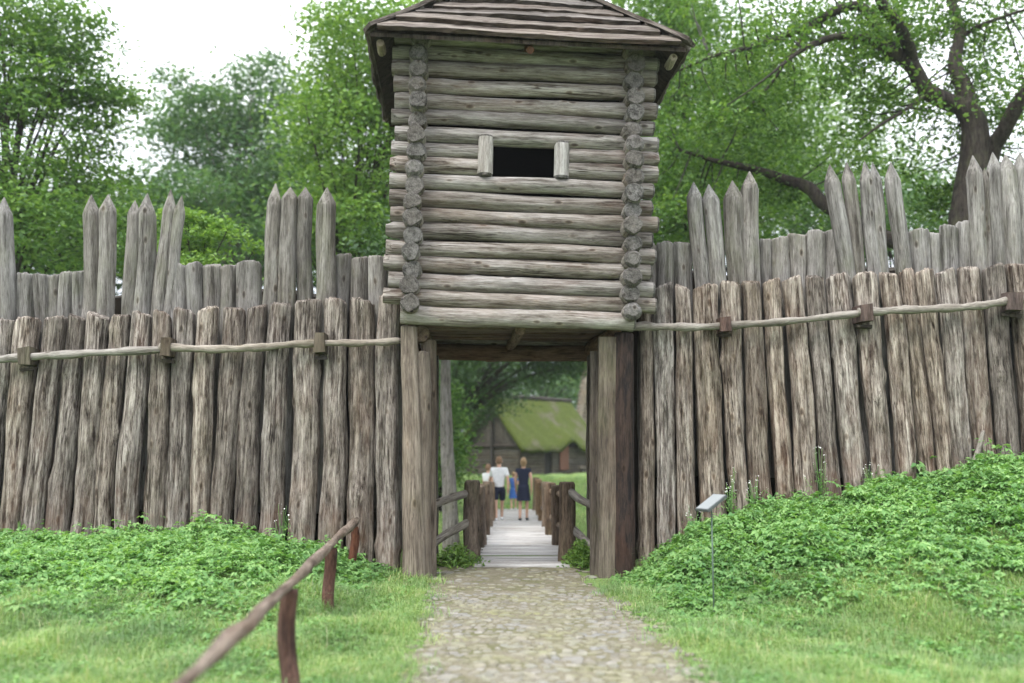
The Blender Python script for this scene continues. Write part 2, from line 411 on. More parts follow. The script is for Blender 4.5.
xs = np.concatenate([-np.geomspace(400, 10, 26), np.arange(-9.6, 9.61, .15), np.geomspace(10, 400, 26)])
ys = np.concatenate([np.arange(-12, 4, 1.), np.arange(4, 16, .15), np.arange(16, 36, .5), np.geomspace(36, 600, 30)])
gx, gy = np.meshgrid(xs, ys); gz = H(gx, gy)
nx, ny = len(xs), len(ys)
ii = (np.arange(ny - 1)[:, None] * nx + np.arange(nx - 1)[None]).ravel()
me = np_mesh('ground', np.stack([gx.ravel(), gy.ravel(), gz.ravel()], 1), [np.stack([ii, ii + 1, ii + nx + 1, ii + nx], 1)])
tag(link('ground', me, M['soil']), kind='structure')

rng = np.random.default_rng(11)
def path_edges(y):
    l = np.interp(y, [-2, 7, 9, 11, 12.6, 14], [-.45, -.86, -.95, -1.02, -1.08, -1.0])
    r = np.interp(y, [-2, 7, 9, 10.5, 11.5, 12.6, 14], [2.0, 1.52, 1.42, 1.3, 1.12, 1.08, 1.0])
    return l, r
py_ = np.arange(-2, 13.9, .2); V = []; 
NXP = 14
for y in py_:
    l, r = path_edges(y); l += .08 * math.sin(y * 3.1) + .05 * math.sin(y * 7.7); r += .08 * math.sin(y * 2.3 + 1) + .05 * math.sin(y * 6.1)
    for k in range(NXP):
        x = l + (r - l) * k / (NXP - 1)
        V.append((x, y, float(H(x, y)) + .012 - (.03 if k in (0, NXP - 1) else 0) + .004 * math.sin(9 * x + 5 * y)))
ii = (np.arange(len(py_) - 1)[:, None] * NXP + np.arange(NXP - 1)[None]).ravel()
pb = link('path', np_mesh('path', np.array(V), [np.stack([ii, ii + 1, ii + NXP + 1, ii + NXP], 1)]), M['bed'])
tag(pb, kind='structure')

def cobbles():
    V, Q = [], []; n = 0
    seg, rows = 9, 3
    y = 4.2
    while y < 13.55:
        l, r = path_edges(y)
        x = l + rng.uniform(0, .1)
        while x < r - .03:
            s = rng.uniform(.062, .135) * (1 if rng.random() > .12 else 1.35)
            cx, cy = x + s / 2, y + rng.uniform(-.05, .05)
            edge = min(cx - l, r - cx)
            if rng.random() < (.93 if edge > .18 else .5) * (1 if y < 11.2 else .45):
                a0 = rng.uniform(0, 6.28); asp = rng.uniform(.72, 1.0); rot = rng.uniform(0, 3.14)
                an = np.arange(seg) / seg * 2 * np.pi
                rad = s * .5 * (1 + .16 * np.cos(2 * an + a0) + .12 * np.cos(3 * an + a0 * 2) + rng.uniform(-.08, .08, seg))
                hgt = rng.uniform(.005, .019); z0 = float(H(cx, cy))
                tilt = rng.uniform(-.06, .06, 2)
                ring = []
                for q, (f, zz) in enumerate(((1.0, -.005), (.93, .6), (.62, 1.0))):
                    px_, py__ = np.cos(an) * rad * f, np.sin(an) * rad * asp * f
                    X = px_ * math.cos(rot) - py__ * math.sin(rot); Y = px_ * math.sin(rot) + py__ * math.cos(rot)
                    Z = z0 + .008 + zz * hgt + tilt[0] * X + tilt[1] * Y
                    V.append(np.stack([cx + X, cy + Y, Z], 1))
                V.append(np.array([[cx, cy, z0 + .008 + hgt * 1.03]]))
                for q in range(2):
                    for k in range(seg):
                        k2 = (k + 1) % seg
                        Q.append((n + q * seg + k, n + q * seg + k2, n + (q + 1) * seg + k2, n + (q + 1) * seg + k))
                for k in range(seg):
                    Q.append((n + 2 * seg + k, n + 2 * seg + (k + 1) % seg, n + 3 * seg))
                n += seg * 3 + 1
            x += s * rng.uniform(.92, 1.12)
        y += .088
    V = np.concatenate(V)
    q4 = np.array([q for q in Q if len(q) == 4]); q3 = np.array([q for q in Q if len(q) == 3])
    o = link('path_cobbles', np_mesh('path_cobbles', V, [q4, q3]), M['stone'])
    tag(o, 'small rounded field stones set into the mossy path to the gate', 'cobbles', kind='stuff')
cobbles()

# ------------------------------------------------------------------ round logs
def log_mesh(name, L, r0, r1, seed, seg=22, step=.07, bark=.06, bend=.02, tip=None, butt=None, knots=2, cap_rough=.01, oval=.05, slant=.0):
    """a log along +Z. tip=(n facets, length): hewn point; butt=(n,length): blunt axe-cut at the start; 'chop' ends possible on both."""
    g = np.random.default_rng(seed)
    n = max(8, int(L / step))
    z = np.linspace(0, L, n)
    if tip: z = np.unique(np.concatenate([z[z < L - tip[1]], L - tip[1] * np.array([1, .8, .6, .4, .25, .12, .05])]))
    else: z = np.concatenate([z[:-1], [L - .03, L - .012, L]])
    if not butt: z = np.concatenate([[0, .012, .03], z[z > .05]])
    n = len(z)
    th = np.arange(seg) / seg * 2 * np.pi
    T, Z = np.meshgrid(th, z)
    base = r0 + (r1 - r0) * Z / L
    rad = np.ones_like(T)
    for k in range(3): rad += oval * g.uniform(-.6, 1) * np.cos((k + 1) * T + g.uniform(0, 6.28) + Z * g.uniform(-.5, .5)) / (k + 1)
    for k in range(12):
        m_ = g.integers(3, 11); rad += bark * .42 * g.uniform(.3, 1) * np.cos(m_ * T + g.uniform(-3, 3) * Z + g.uniform(0, 6.28))
    for k in range(6):
        rad += bark * .16 * np.cos(g.uniform(3, 14) * Z + g.integers(0, 4) * T + g.uniform(0, 6.28))
    for k in range(knots):
        t0, z0 = g.uniform(0, 6.28), g.uniform(.1, .95) * L
        d = (np.angle(np.exp(1j * (T - t0))) * base / .06) ** 2 + ((Z - z0) / .09) ** 2
        rad += g.uniform(.08, .26) * np.exp(-d)
    rr = base * rad
    if tip:
        nf, tl = tip; ph = g.uniform(0, 6.28); fac = 2 * np.pi / nf
        dl = np.mod(T - ph + fac / 2, fac) - fac / 2
        lim = (L - Z) * (r1 / tl) * 1.0 / np.maximum(np.cos(dl), .3) + .004
        rr = np.minimum(rr, lim)
    else:
        rr[-1] *= .84; rr[-2] *= .95
    if butt:
        nf, tl = butt; ph = g.uniform(0, 6.28); fac = 2 * np.pi / nf
        for sgn in (0, 1):
            if sgn == 1 and tip: continue
            ph = g.uniform(0, 6.28)
            dl = np.mod(T - ph + fac / 2, fac) - fac / 2
            zz = Z if sgn == 0 else L - Z
            lim = (r0 * g.uniform(.55, .9) + zz * (r0 / tl)) / np.maximum(np.cos(dl), .3)
            rr = np.minimum(rr, lim)
    elif not tip or True:
        rr[0] *= .9
    bx = bend * (np.sin(z / L * math.pi * g.uniform(.8, 2.2) + g.uniform(0, 6.28))); bx -= bx[0] + (bx[-1] - bx[0]) * z / L
    by = bend * (np.sin(z / L * math.pi * g.uniform(.8, 2.2) + g.uniform(0, 6.28))); by -= by[0] + (by[-1] - by[0]) * z / L
    bx += bend * .3 * np.sin(z * 4 + g.uniform(0, 6)) ; by += bend * .3 * np.sin(z * 4.4 + g.uniform(0, 6))
    X = np.cos(T) * rr + bx[:, None]; Y = np.sin(T) * rr + by[:, None]
    Zo = Z.copy()
    if not tip and not butt:
        sl = g.uniform(-1, 1, 2) * slant
        wgt = sst((Z - (L - .12)) / .12)
        Zo += wgt * (sl[0] * np.cos(T) + sl[1] * np.sin(T) + cap_rough * g.uniform(-1, 1, Z.shape) * (Z > L - .02))
    V = np.stack([X, Y, Zo], -1).reshape(-1, 3)
    V = np.concatenate([V, [[bx[0], by[0], 0], [bx[-1], by[-1], L + (0 if tip else cap_rough)]]])
    i, k = np.meshgrid(np.arange(n - 1), np.arange(seg), indexing='ij')
    k2 = (k + 1) % seg
    q = np.stack([i * seg + k, i * seg + k2, (i + 1) * seg + k2, (i + 1) * seg + k], -1).reshape(-1, 4)
    kk = np.arange(seg); c0, c1 = n * seg, n * seg + 1
    t1 = np.stack([(kk + 1) % seg, kk, np.full(seg, c0)], 1)
    t2 = np.stack([(n - 1) * seg + kk, (n - 1) * seg + (kk + 1) % seg, np.full(seg, c1)], 1)
    me = np_mesh(name, V, [q, np.concatenate([t1, t2])])
    zc = V[q].mean(1)[:, 2]; fl = np.zeros(len(me.polygons), bool)
    if tip: fl[:len(q)] |= zc > L - tip[1]
    if butt: fl[:len(q)] |= (zc < butt[1] * .75) | (zc > L - butt[1] * .75)
    fl[len(q):] = True
    me.polygons.foreach_set('use_smooth', ~fl)
    if butt:
        mi = np.zeros(len(me.polygons), np.int32); mi[:len(q)] = ((zc < .03) | (zc > L - .03)); mi[len(q):] = 1
        me.materials.append(M['tower']); me.materials.append(M['endgrain']); me.polygons.foreach_set('material_index', mi)
    return me

SEED = [100]
def log_between(name, p0, p1, r0, r1, mat, parent, roll=None, **kw):
    SEED[0] += 1
    p0, p1 = Vector(p0), Vector(p1); d = p1 - p0
    me = log_mesh(name, d.length, r0, r1, SEED[0], **kw)
    q = d.to_track_quat('Z', 'Y').to_matrix().to_4x4()
    MM = Matrix.Translation(p0) @ q @ Matrix.Rotation(random.uniform(0, 6.28) if roll is None else roll, 4, 'Z')
    return link(name, me, mat, parent, MM)

def width_r(px_w, p): # pixel width -> radius at world point
    dep = p.y * math.cos(PITCH) + (p.z - EYE) * math.sin(PITCH)
    return px_w * dep / F_PX / 2

# ------------------------------------------------------------------ palisades (pixel columns: top x0,x1,y ; bottom x0,x1,y)
FL = [(-12, 15, 321, -26, -2, 531), (17, 41, 320, 1, 22, 532), (44, 66, 319, 22, 45, 533), (68, 86, 317, 45, 69, 533), (88, 109, 315, 70, 92, 532),
      (111, 130, 316, 94, 113, 531), (132, 152, 314, 114, 139, 531), (153, 172, 314, 142, 163, 530), (174, 196, 311, 163, 188, 528), (198, 219, 309, 191, 209, 527),
      (223, 245, 309, 210, 232, 526), (248, 268, 307, 234, 258, 526), (270, 293, 305, 260, 284, 527), (295, 321, 301, 287, 314, 530), (325, 348, 301, 317, 343, 535),
      (350, 375, 301, 346, 373, 550), (378, 401, 299, 375, 399, 572)]
FR = [(638, 651, 286, 638, 656, 561), (652, 673, 286, 658, 676, 548), (674, 690, 287, 679, 698, 530), (691, 718, 287, 700, 726, 518), (719, 740, 283, 731, 750, 507),
      (741, 760, 282, 751, 773, 503), (762, 780, 281, 775, 794, 495), (781, 801, 279, 796, 818, 491), (804, 823, 277, 820, 841, 488), (826, 850, 276, 844, 868, 484),
      (853, 877, 275, 872, 890, 481), (879, 898, 274, 895, 916, 474), (898, 914, 272, 918, 936, 472), (915, 933, 272, 936, 952, 468), (935, 956, 272, 954, 973, 462),
      (958, 980, 268, 974, 995, 460), (982, 1003, 267, 997, 1020, 453), (1004, 1027, 265, 1022, 1045, 449), (1029, 1050, 264, 1046, 1070, 446)]
# the walls run on past the edges of the view
for k in range(1, 11):
    FL.append((-12 - 26 * k, 13 - 26 * k, 321 + k + random.uniform(-2, 2), -26 - 26 * k, -3 - 26 * k, 531))
    FR.append((1029 + 25 * k, 1050 + 25 * k, 264 - k + random.uniform(-2, 2), 1046 + 25 * k, 1069 + 25 * k, 445 - k * .4))
def wallY(px, front=True):
    y = float(np.interp(px, [-30, 200, 400, 640, 800, 1050], [13.0, 12.85, 12.72, 12.78, 12.75, 12.55]))
    return y if front else y + .42

pal_fl = thing('log_palisade', 'low front palisade of thick cracked brown logs beside the foreground handrail, left of the gate', 'palisade', (-4, 12.8, .4))
pal_fr = thing('log_palisade', 'low front palisade of thick cracked brown logs behind the info sign, right of the gate', 'palisade', (4, 12.7, 1))
for pal, rows in ((pal_fl, FL), (pal_fr, FR)):
    for (a, b, y0, c, d, y1) in rows:
        Y = wallY((a + b) / 2) + random.uniform(-.05, .05)
        pt = P((a + b) / 2, y0, Y + .10); pb_ = P((c + d) / 2, y1, Y - .06)
        rt, rb = width_r(b - a, pt) * .955, width_r(d - c, pb_) * .955
        dirv = (pt - pb_).normalized(); ext = .45
        log_between('log', pb_ - dirv * ext, pt, rb, rt, M['bark'], pal, bark=.075, bend=.018, knots=3, cap_rough=.022, slant=.035, oval=.06, seg=26, step=.06)

RL = [  # stub: (x0,x1,ytop, xb0, xb1), stake: +(tipx, tipy)
 ('t', -2, 14, 218, -2, 15, 4.5, 197), ('s', 17, 33, 275, 16, 33), ('s', 34, 48, 275, 37, 50), ('s', 49, 59, 276, 50, 59), ('s', 60, 72, 274, 59, 71), ('s', 73, 85, 272, 72, 84),
 ('t', 84, 100, 215, 85, 99, 91.5, 194), ('t', 101, 117, 213, 101, 116, 109, 194), ('t', 126, 139, 216, 119, 134, 135, 200), ('t', 139, 156, 216, 136, 151, 148, 193),
 ('t', 160, 173, 212, 152, 165, 171, 189), ('t', 175, 186, 214, 163, 172, 181.5, 195), ('s', 166, 187, 265, 167, 188), ('s', 187, 203, 265, 187, 203), ('s', 204, 220, 265, 204, 220),
 ('s', 221, 237, 267, 221, 237), ('s', 239, 261, 264, 239, 261), ('t', 266, 281, 206, 261, 277, 275, 183), ('t', 281, 297, 200, 278, 295, 290, 187), ('t', 298, 313, 200, 296, 311, 305, 187),
 ('t', 315, 333, 206, 313, 331, 326.5, 187), ('s', 334, 351, 255, 333, 350), ('s', 352, 368, 258, 352, 368), ('s', 369, 386, 258, 369, 386), ('s', 387, 403, 259, 387, 403)]
RR = [('s', 640, 655, 246, 640, 655), ('s', 656, 672, 244, 656, 672), ('s', 674, 690, 243, 675, 691), ('t', 687, 702, 200, 694, 709, 693, 182), ('t', 703, 719, 204, 710, 725, 709, 184), ('t', 722, 741, 200, 727, 743, 732, 180),
 ('t', 741, 758, 190, 745, 760, 749, 171), ('s', 759, 770, 240, 760, 771), ('s', 771, 787, 238, 771, 788), ('s', 788, 806, 235, 789, 806), ('s', 807, 824, 233, 808, 824), ('s', 826, 847, 232, 826, 847),
 ('t', 823, 838, 184, 837, 852, 830, 164), ('t', 844, 857, 182, 853, 866, 847, 162), ('t', 859, 872, 182, 867, 880, 864, 161), ('t', 871, 883, 184, 882, 895, 873, 162), ('t', 884, 899, 184, 896, 910, 890, 162),
 ('s', 909, 927, 231, 911, 929), ('s', 928, 940, 234, 930, 942), ('s', 940, 956, 227, 943, 959), ('s', 957, 976, 224, 959, 976), ('t', 965, 980, 176, 970, 983, 973, 155), ('t', 981, 989, 182, 984, 992, 985, 168),
 ('t', 986, 1001, 172, 992, 1006, 992, 152), ('t', 1001, 1017, 172, 1007, 1022, 1006, 154), ('t', 1017, 1031, 170, 1023, 1036, 1020, 152), ('s', 1034, 1050, 220, 1036, 1052)]
for k in range(1, 15):
    a = -3 - 17 * k
    RL.append(('t', a, a + 15, 217, a, a + 15, a + 7, 197 + random.uniform(-4, 4)) if k % 7 in (3, 4, 5) else ('s', a, a + 16, 275 + random.uniform(-2, 2), a, a + 16))
    a = 1036 + 17 * k
    RR.append(('t', a, a + 15, 172, a + 5, a + 20, a + 7, 153 + random.uniform(-4, 4)) if k % 7 in (5, 6, 0) else ('s', a, a + 16, 219 + random.uniform(-2, 2), a, a + 16))
pal_rl = thing('stake_palisade', 'rear palisade of grey stubs and pointed stakes on the side with the tall sky gap', 'palisade', (-4, 13.3, .3))
pal_rr = thing('stake_palisade', 'rear palisade of grey stubs and pointed stakes in front of the spreading oak', 'palisade', (4, 13.2, 1))
for pal, rows, yb in ((pal_rl, RL, 316), (pal_rr, RR, 284)):
    for q in rows:
        mid = (q[1] + q[2]) / 2
        Y = wallY(mid, False) + random.uniform(-.04, .04) + (-.10 if q[0] == 't' else .05)
        top = P(q[6], q[7], Y) if q[0] == 't' else P(mid, q[3], Y)
        body = P(mid, q[3], Y); bot = P((q[4] + q[5]) / 2, yb, Y)
        rt = width_r(q[2] - q[1], body); rb = width_r(q[5] - q[4], bot)
        ax = (body - bot).normalized()
        foot = bot - ax * 2.7
        if q[0] == 't':
            L_ = (top - bot).length; tl = (top - body).length
            log_between('sharpened_stake', foot, top, rb * 1.12, rt * 1.05, M['stake'], pal, bark=.035, bend=.025, knots=1, tip=(random.choice((4, 5, 5, 6)), tl), seg=24, step=.07)
        else:
            log_between('log', foot, top, rb * 1.2, rt * 1.13, M['stake'], pal, bark=.05, bend=.015, knots=1, cap_rough=.014, slant=.025, seg=20)

for s_, x0_, x1_ in ((-1, -10.4, -1.74), (1, 1.76, 10.4)):  # bank added behind the stakes to keep sky light out of the gaps
    V, Q = [], []; xs_ = np.linspace(x0_, x1_, 40); prof = [(13.67, -.6, 0), (13.68, 0, 1), (13.9, .08, 1), (15.2, .05, 1), (17.5, -.5, .55), (19.5, -.8, 0)]
    for x in xs_:
        tz = 4.06 + np.interp(x, [-10, -2, 2, 10], [-.45, -.12, .05, .55]) + .08 * math.sin(x * 3.1)
        for (yy, dz_, f) in prof: V.append((x + .05 * math.sin(yy * 9), yy, (tz + dz_) * f if f else -1.2))
    k_ = len(prof); ii = (np.arange(39)[:, None] * k_ + np.arange(k_ - 1)[None]).ravel()
    n_ = len(V); V = np.array(V)
    caps = [list(range(k_)), [39 * k_ + t for t in range(k_)][::-1]]
    mbr = MB(); mbr.add(V, [(i, i + 1, i + k_ + 1, i + k_) for i in ii] + [tuple(c) for c in caps] + [(0, k_ - 1, 39 * k_ + k_ - 1, 39 * k_)][:1])
    tag(mbr.build('added_earth_bank', M['earth']), kind='structure')

def pole(name, pix, Y, rpx, mat, parent, seg=12, wob=.04):
    pts = curve_pts([P(x, y, Y(x) if callable(Y) else Y) for x, y in pix], 8)
    pts = [p + Vector((0, random.uniform(-.006, .006), random.uniform(-.007, .007))) for p in pts]
    r = width_r(rpx, pts[len(pts) // 2])
    o0 = pts[0]; ax = (pts[-1] - pts[0]).normalized()
    MM = Matrix.Translation(o0) @ ax.to_track_quat('Z', 'Y').to_matrix().to_4x4()
    inv = MM.inverted()
    mb = MB(); n = len(pts)
    mb.tube([inv @ p for p in pts], [r * (1 + .14 * math.sin(i * .9) - .15 * i / n + random.uniform(-.05, .05)) for i in range(n)], seg, wob=wob)
    return mb.build(name, mat, parent, True, MM)
fy = lambda x: wallY(x) - .20
pole('rail', [(-262, 372), (-150, 366), (-25, 361), (25, 357), (90, 353), (166, 349)], fy, 9, M['rail'], pal_fl)
pole('rail', [(160, 347), (210, 349), (262, 347), (318, 343), (365, 343), (401, 341)], lambda x: fy(x) - .01, 8, M['rail'], pal_fl)
pole('rail', [(632, 326), (680, 327), (735, 325), (790, 321), (868, 312)], fy, 8, M['rail'], pal_fr)
pole('rail', [(858, 312), (905, 310), (950, 308), (985, 305), (1015, 300), (1050, 299), (1150, 293), (1290, 290)], lambda x: fy(x) - .01, 8.5, M['rail'], pal_fr)
def peg(px, py, wpx, hpx, parent, mt='block'):
    c = P(px, py, fy(px) - .03)
    s = width_r(1, c) * 2
    mb = MB(); mb.box((0, 0, 0), (wpx * s, .34, hpx * s), Matrix.Rotation(random.uniform(-.1, .1), 3, 'Y'), .012)
    mb.build('peg', M[mt], parent, False, Matrix.Translation(c + Vector((0, .12, 0))))
    mb = MB(); mb.box((0, 0, 0), (wpx * 1.3 * s, .05, hpx * .18 * s), Matrix.Rotation(random.uniform(-.1, .1), 3, 'Y'), .006)
    mb.build('wedge', M['housedark'], parent, False, Matrix.Translation(c + Vector((0, .09, -hpx * .75 * s))))
for a in ((25, 356, 11, 17), (166, 347, 10, 18), (320, 343, 10, 19)): peg(*a, pal_fl, 'jamb')
for a in ((725, 324, 11, 14), (866, 313, 12, 17), (1014, 301, 16, 18)): peg(*a, pal_fr)

# ------------------------------------------------------------------ gate tower
TX, TY, TYAW, TROLL = .1, 12.40, R(3.2), R(1.55)
tower = thing('gate_tower', 'square log watchtower with bark-slab roof standing on posts over the gateway', 'watchtower', (TX, TY, 0), TYAW)
TM = Matrix.Translation((TX, TY, 0)) @ Matrix.Rotation(TYAW, 4, 'Z')
PIV = Matrix.Translation((0, 0, 3.3)) @ Matrix.Rotation(TROLL, 4, 'Y') @ Matrix.Translation((0, 0, -3.3))
def T(x, y, z, roll=True):
    v = Vector((x, y, z));  v = PIV @ v if roll else v
    return TM @ v
HW, DEP, ROW, Z0, NR = 1.44, 2.35, .222, 3.38, 17
rr = lambda: random.uniform(.103, .117)
WIN0, WIN1 = -.42, .40
for i in range(NR + 1):
    z = Z0 + i * ROW + random.uniform(-.012, .012)
    e = .34 if i else .12
    r = rr() if i else .128
    kw = dict(bark=.022, bend=.012, knots=2, butt=(random.choice((2, 3, 4)), .09), seg=22, step=.09)
    a, b = -HW - e + random.uniform(-.05, .05), HW + e + random.uniform(-.05, .05)
    dr = random.uniform(-.012, .012)
    if i in (9, 10):     # rows cut by the window
        log_between('wall_log', T(a, 0, z), T(WIN0 - .15, 0, z), r, r, M['tower'], tower, **{**kw, 'bend': .004})
        log_between('wall_log', T(b, 0, z + dr), T(WIN1 + .15, 0, z), r, r, M['tower'], tower, **{**kw, 'bend': .004})
    else:
        log_between('wall_log', T(a, 0, z), T(b, 0, z + dr), r, r * random.uniform(.93, 1.02), M['tower'], tower, **kw)
    log_between('wall_log', T(a, DEP, z), T(b, DEP, z), r, r, M['tower'], tower, **{**kw, 'step': .2, 'seg': 12})
    if i < NR:
        zs = z + ROW / 2
        for s in (-1, 1):
            log_between('side_log', T(s * HW + random.uniform(-.015, .015), -random.uniform(.26, .40), zs), T(s * HW, DEP + .3, zs), rr() * 1.14, rr(), M['tower'], tower,
                        bark=.018, bend=.012, knots=0, butt=(random.choice((3, 4, 5, 6)), .13), seg=20, step=.05)
# window jambs: upright half logs between the cut rows
zj0, zj1 = Z0 + 8.42 * ROW, Z0 + 10.72 * ROW
log_between('window_jamb', T(WIN0 - .10, -.07, zj0), T(WIN0 - .10, -.07, zj1 + .05), .105, .10, M['hewn'], tower, bark=.015, bend=.0, knots=0, butt=(3, .12), seg=18, step=.03)
log_between('window_jamb', T(WIN1 + .10, -.07, zj0 + .01), T(WIN1 + .10, -.07, zj1 + .01), .10, .10, M['hewn'], tower, bark=.015, bend=.0, knots=0, butt=(4, .14), seg=18, step=.03)
# floor: planks across, carried on joists
def plank(name, p0, p1, wdt, thk, mat, parent, upv=Vector((0, 0, 1)), jit=.006, nseg=10, wave=.012, edge=.0, edge_mat=None):
    """a sawn/split board from p0 to p1 (grain along local Z), wdt across, thk thick along upv"""
    p0, p1 = Vector(p0), Vector(p1); d = (p1 - p0); L = d.length; d.normalize()
    sx = d.cross(upv).normalized(); u = sx.cross(d).normalized()
    Rm = Matrix((sx, u, d)).transposed().to_4x4()
    MM = Matrix.Translation(p0) @ Rm
    V, Fc = [], []; ph = [random.uniform(0, 6) for _ in range(4)]
    for i in range(nseg + 1):
        t = i / nseg
        wl = wdt / 2 + edge * math.sin(t * 9 + ph[0]) + edge * .6 * math.sin(t * 23 + ph[1]); wr = wdt / 2 + edge * math.sin(t * 8 + ph[2]) + edge * .6 * math.sin(t * 19 + ph[3])
        oz = wave * math.sin(t * 5 + ph[0])
        for (x, y) in ((-wl, -thk / 2), (wr, -thk / 2), (wr, thk / 2), (-wl, thk / 2)):
            V.append((x + random.uniform(-jit, jit), y + oz + random.uniform(-jit, jit) * .5, L * t + (random.uniform(-2, 2) * jit if i in (0, nseg) else 0)))
    for i in range(nseg):
        for k in range(4):
            k2 = (k + 1) % 4; Fc.append((i * 4 + k, i * 4 + k2, (i + 1) * 4 + k2, (i + 1) * 4 + k))
    Fc.append((3, 2, 1, 0)); n = nseg * 4; Fc.append((n, n + 1, n + 2, n + 3))
    mb = MB(); mb.add(V, Fc)
    o = mb.build(name, mat, parent, False, MM)
    if edge_mat is not None:      # the long bark edges of a slab, dark for the shade between courses
        o.data.materials.append(edge_mat)
        for p_ in o.data.polygons:
            if abs(p_.normal.x) > .6: p_.material_index = 1
    return o
for (nm, a, b) in (('blackout_lining', (-HW + .16, DEP - .16), (HW - .16, DEP - .16)), ('blackout_lining', (-HW + .15, .2), (-HW + .15, DEP - .2)), ('blackout_lining', (HW - .15, .2), (HW - .15, DEP - .2))):  # added near-black sheets inside the walls, so the window reads unlit
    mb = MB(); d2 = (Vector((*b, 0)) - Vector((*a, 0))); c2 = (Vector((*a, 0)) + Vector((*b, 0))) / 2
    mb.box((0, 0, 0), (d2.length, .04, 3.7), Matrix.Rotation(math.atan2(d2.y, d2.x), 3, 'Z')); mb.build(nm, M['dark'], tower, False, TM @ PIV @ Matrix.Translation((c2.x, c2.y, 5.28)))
mb = MB(); mb.box((0, 0, 0), (HW * 2 - .3, DEP - .3, .04)); mb.build('blackout_ceiling', M['dark'], tower, False, TM @ PIV @ Matrix.Translation((0, DEP / 2, 7.0)))  # added dark sheet, closes the box above the window
mb = MB(); mb.box((0, 0, 0), (HW * 2 - .3, DEP - .3, .03)); mb.build('blackout_floor', M['dark'], tower, False, TM @ PIV @ Matrix.Translation((0, DEP / 2, 3.47)))  # added dark sheet, closes the box below the window
for k in range(9):
    y = .16 + k * .255
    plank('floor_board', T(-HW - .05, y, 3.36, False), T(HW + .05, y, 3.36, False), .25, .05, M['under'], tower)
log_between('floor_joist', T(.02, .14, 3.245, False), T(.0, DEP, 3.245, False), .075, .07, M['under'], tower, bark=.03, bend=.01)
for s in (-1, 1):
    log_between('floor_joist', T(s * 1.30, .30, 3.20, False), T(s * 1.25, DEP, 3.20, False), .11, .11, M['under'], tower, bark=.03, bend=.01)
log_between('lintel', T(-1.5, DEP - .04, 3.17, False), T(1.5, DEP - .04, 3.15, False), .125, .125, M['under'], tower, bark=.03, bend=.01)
# gate posts
def post_px(name, x0, x1, xb0, xb1, ytop, ybot, Y, mat, **kw):
    pt = P((x0 + x1) / 2, ytop, Y); pb_ = P((xb0 + xb1) / 2, ybot, Y)
    return log_between(name, pb_ - Vector((0, 0, .3)), pt, width_r(xb1 - xb0, pb_), width_r(x1 - x0, pt), mat, tower, **kw)
post_px('gate_post', 401, 417, 402, 426, 326, 577, 12.42, M['board'], bark=.04, bend=.012, knots=2, seg=24)
post_px('gate_post', 414, 430, 413, 433, 352, 578, 12.50, M['board'], bark=.03, bend=.01, knots=2, seg=24)
post_px('gate_post', 422, 437, 423, 437, 340, 572, 12.78, M['board'], bark=.03, bend=.01, knots=1)
post_px('gate_post', 615, 634, 613, 635, 333, 579, 12.62, M['darkpost'], bark=.03, bend=.012, knots=1, seg=24)
def squared(name, x0, x1, ytop, ybot, Y, thk, mat):
    pt = P((x0 + x1) / 2, ytop, Y); pb_ = P((x0 + x1) / 2, ybot, Y) - Vector((0, 0, .3))
    return plank(name, pb_, pt, width_r(x1 - x0, pt) * 2, thk, mat, tower, Vector((0, -1, 0)), .004, 16, .006, .006)
squared('gate_jamb', 598, 617, 338, 580, 12.66, .2, M['jamb'])
squared('gate_jamb', 590, 604, 352, 580, 12.95, .14, M['jamb'])
squared('gate_jamb', 587, 599, 356, 570, 14.3, .24, M['jamb'])
squared('gate_jamb', 428, 438, 356, 570, 14.3, .24, M['jamb'])
# hip roof of bark slabs: four slopes built as overlapping courses
EV, EZ = .56, 6.90
apz = EZ + 1.78
fx0, fx1, fy0, fy1 = -HW - .62, HW + .62, -EV, DEP + EV
cx_, cy_ = 0, (fy0 + fy1) / 2
RDG = .06   # half ridge length
sheath = MB()
A, B_, C_, D_ = (fx0, fy0, EZ), (fx1, fy0, EZ), (fx1, fy1, EZ), (fx0, fy1, EZ)
E1, E2 = (-RDG, cy_, apz), (RDG, cy_, apz)
TP = lambda p, dz=0: T(p[0], p[1], p[2] + dz)
def slab_solid(poly, t):
    b = MB(); V = [TP(p) for p in poly] + [TP(p, t) for p in poly]; n = len(poly)
    b.add(V, [tuple(range(n))[::-1], tuple(range(n, 2 * n))] + [(i, (i + 1) % n, n + (i + 1) % n, n + i) for i in range(n)])
    return b
for poly in ((A, B_, E2, E1), (C_, D_, E1, E2), (D_, A, E1), (B_, C_, E2)):
    slab_solid(poly, .05).build('roof_sheathing', M['slabedge'], tower)
def lerp(a, b, t): return tuple(a[i] + (b[i] - a[i]) * t for i in range(3))
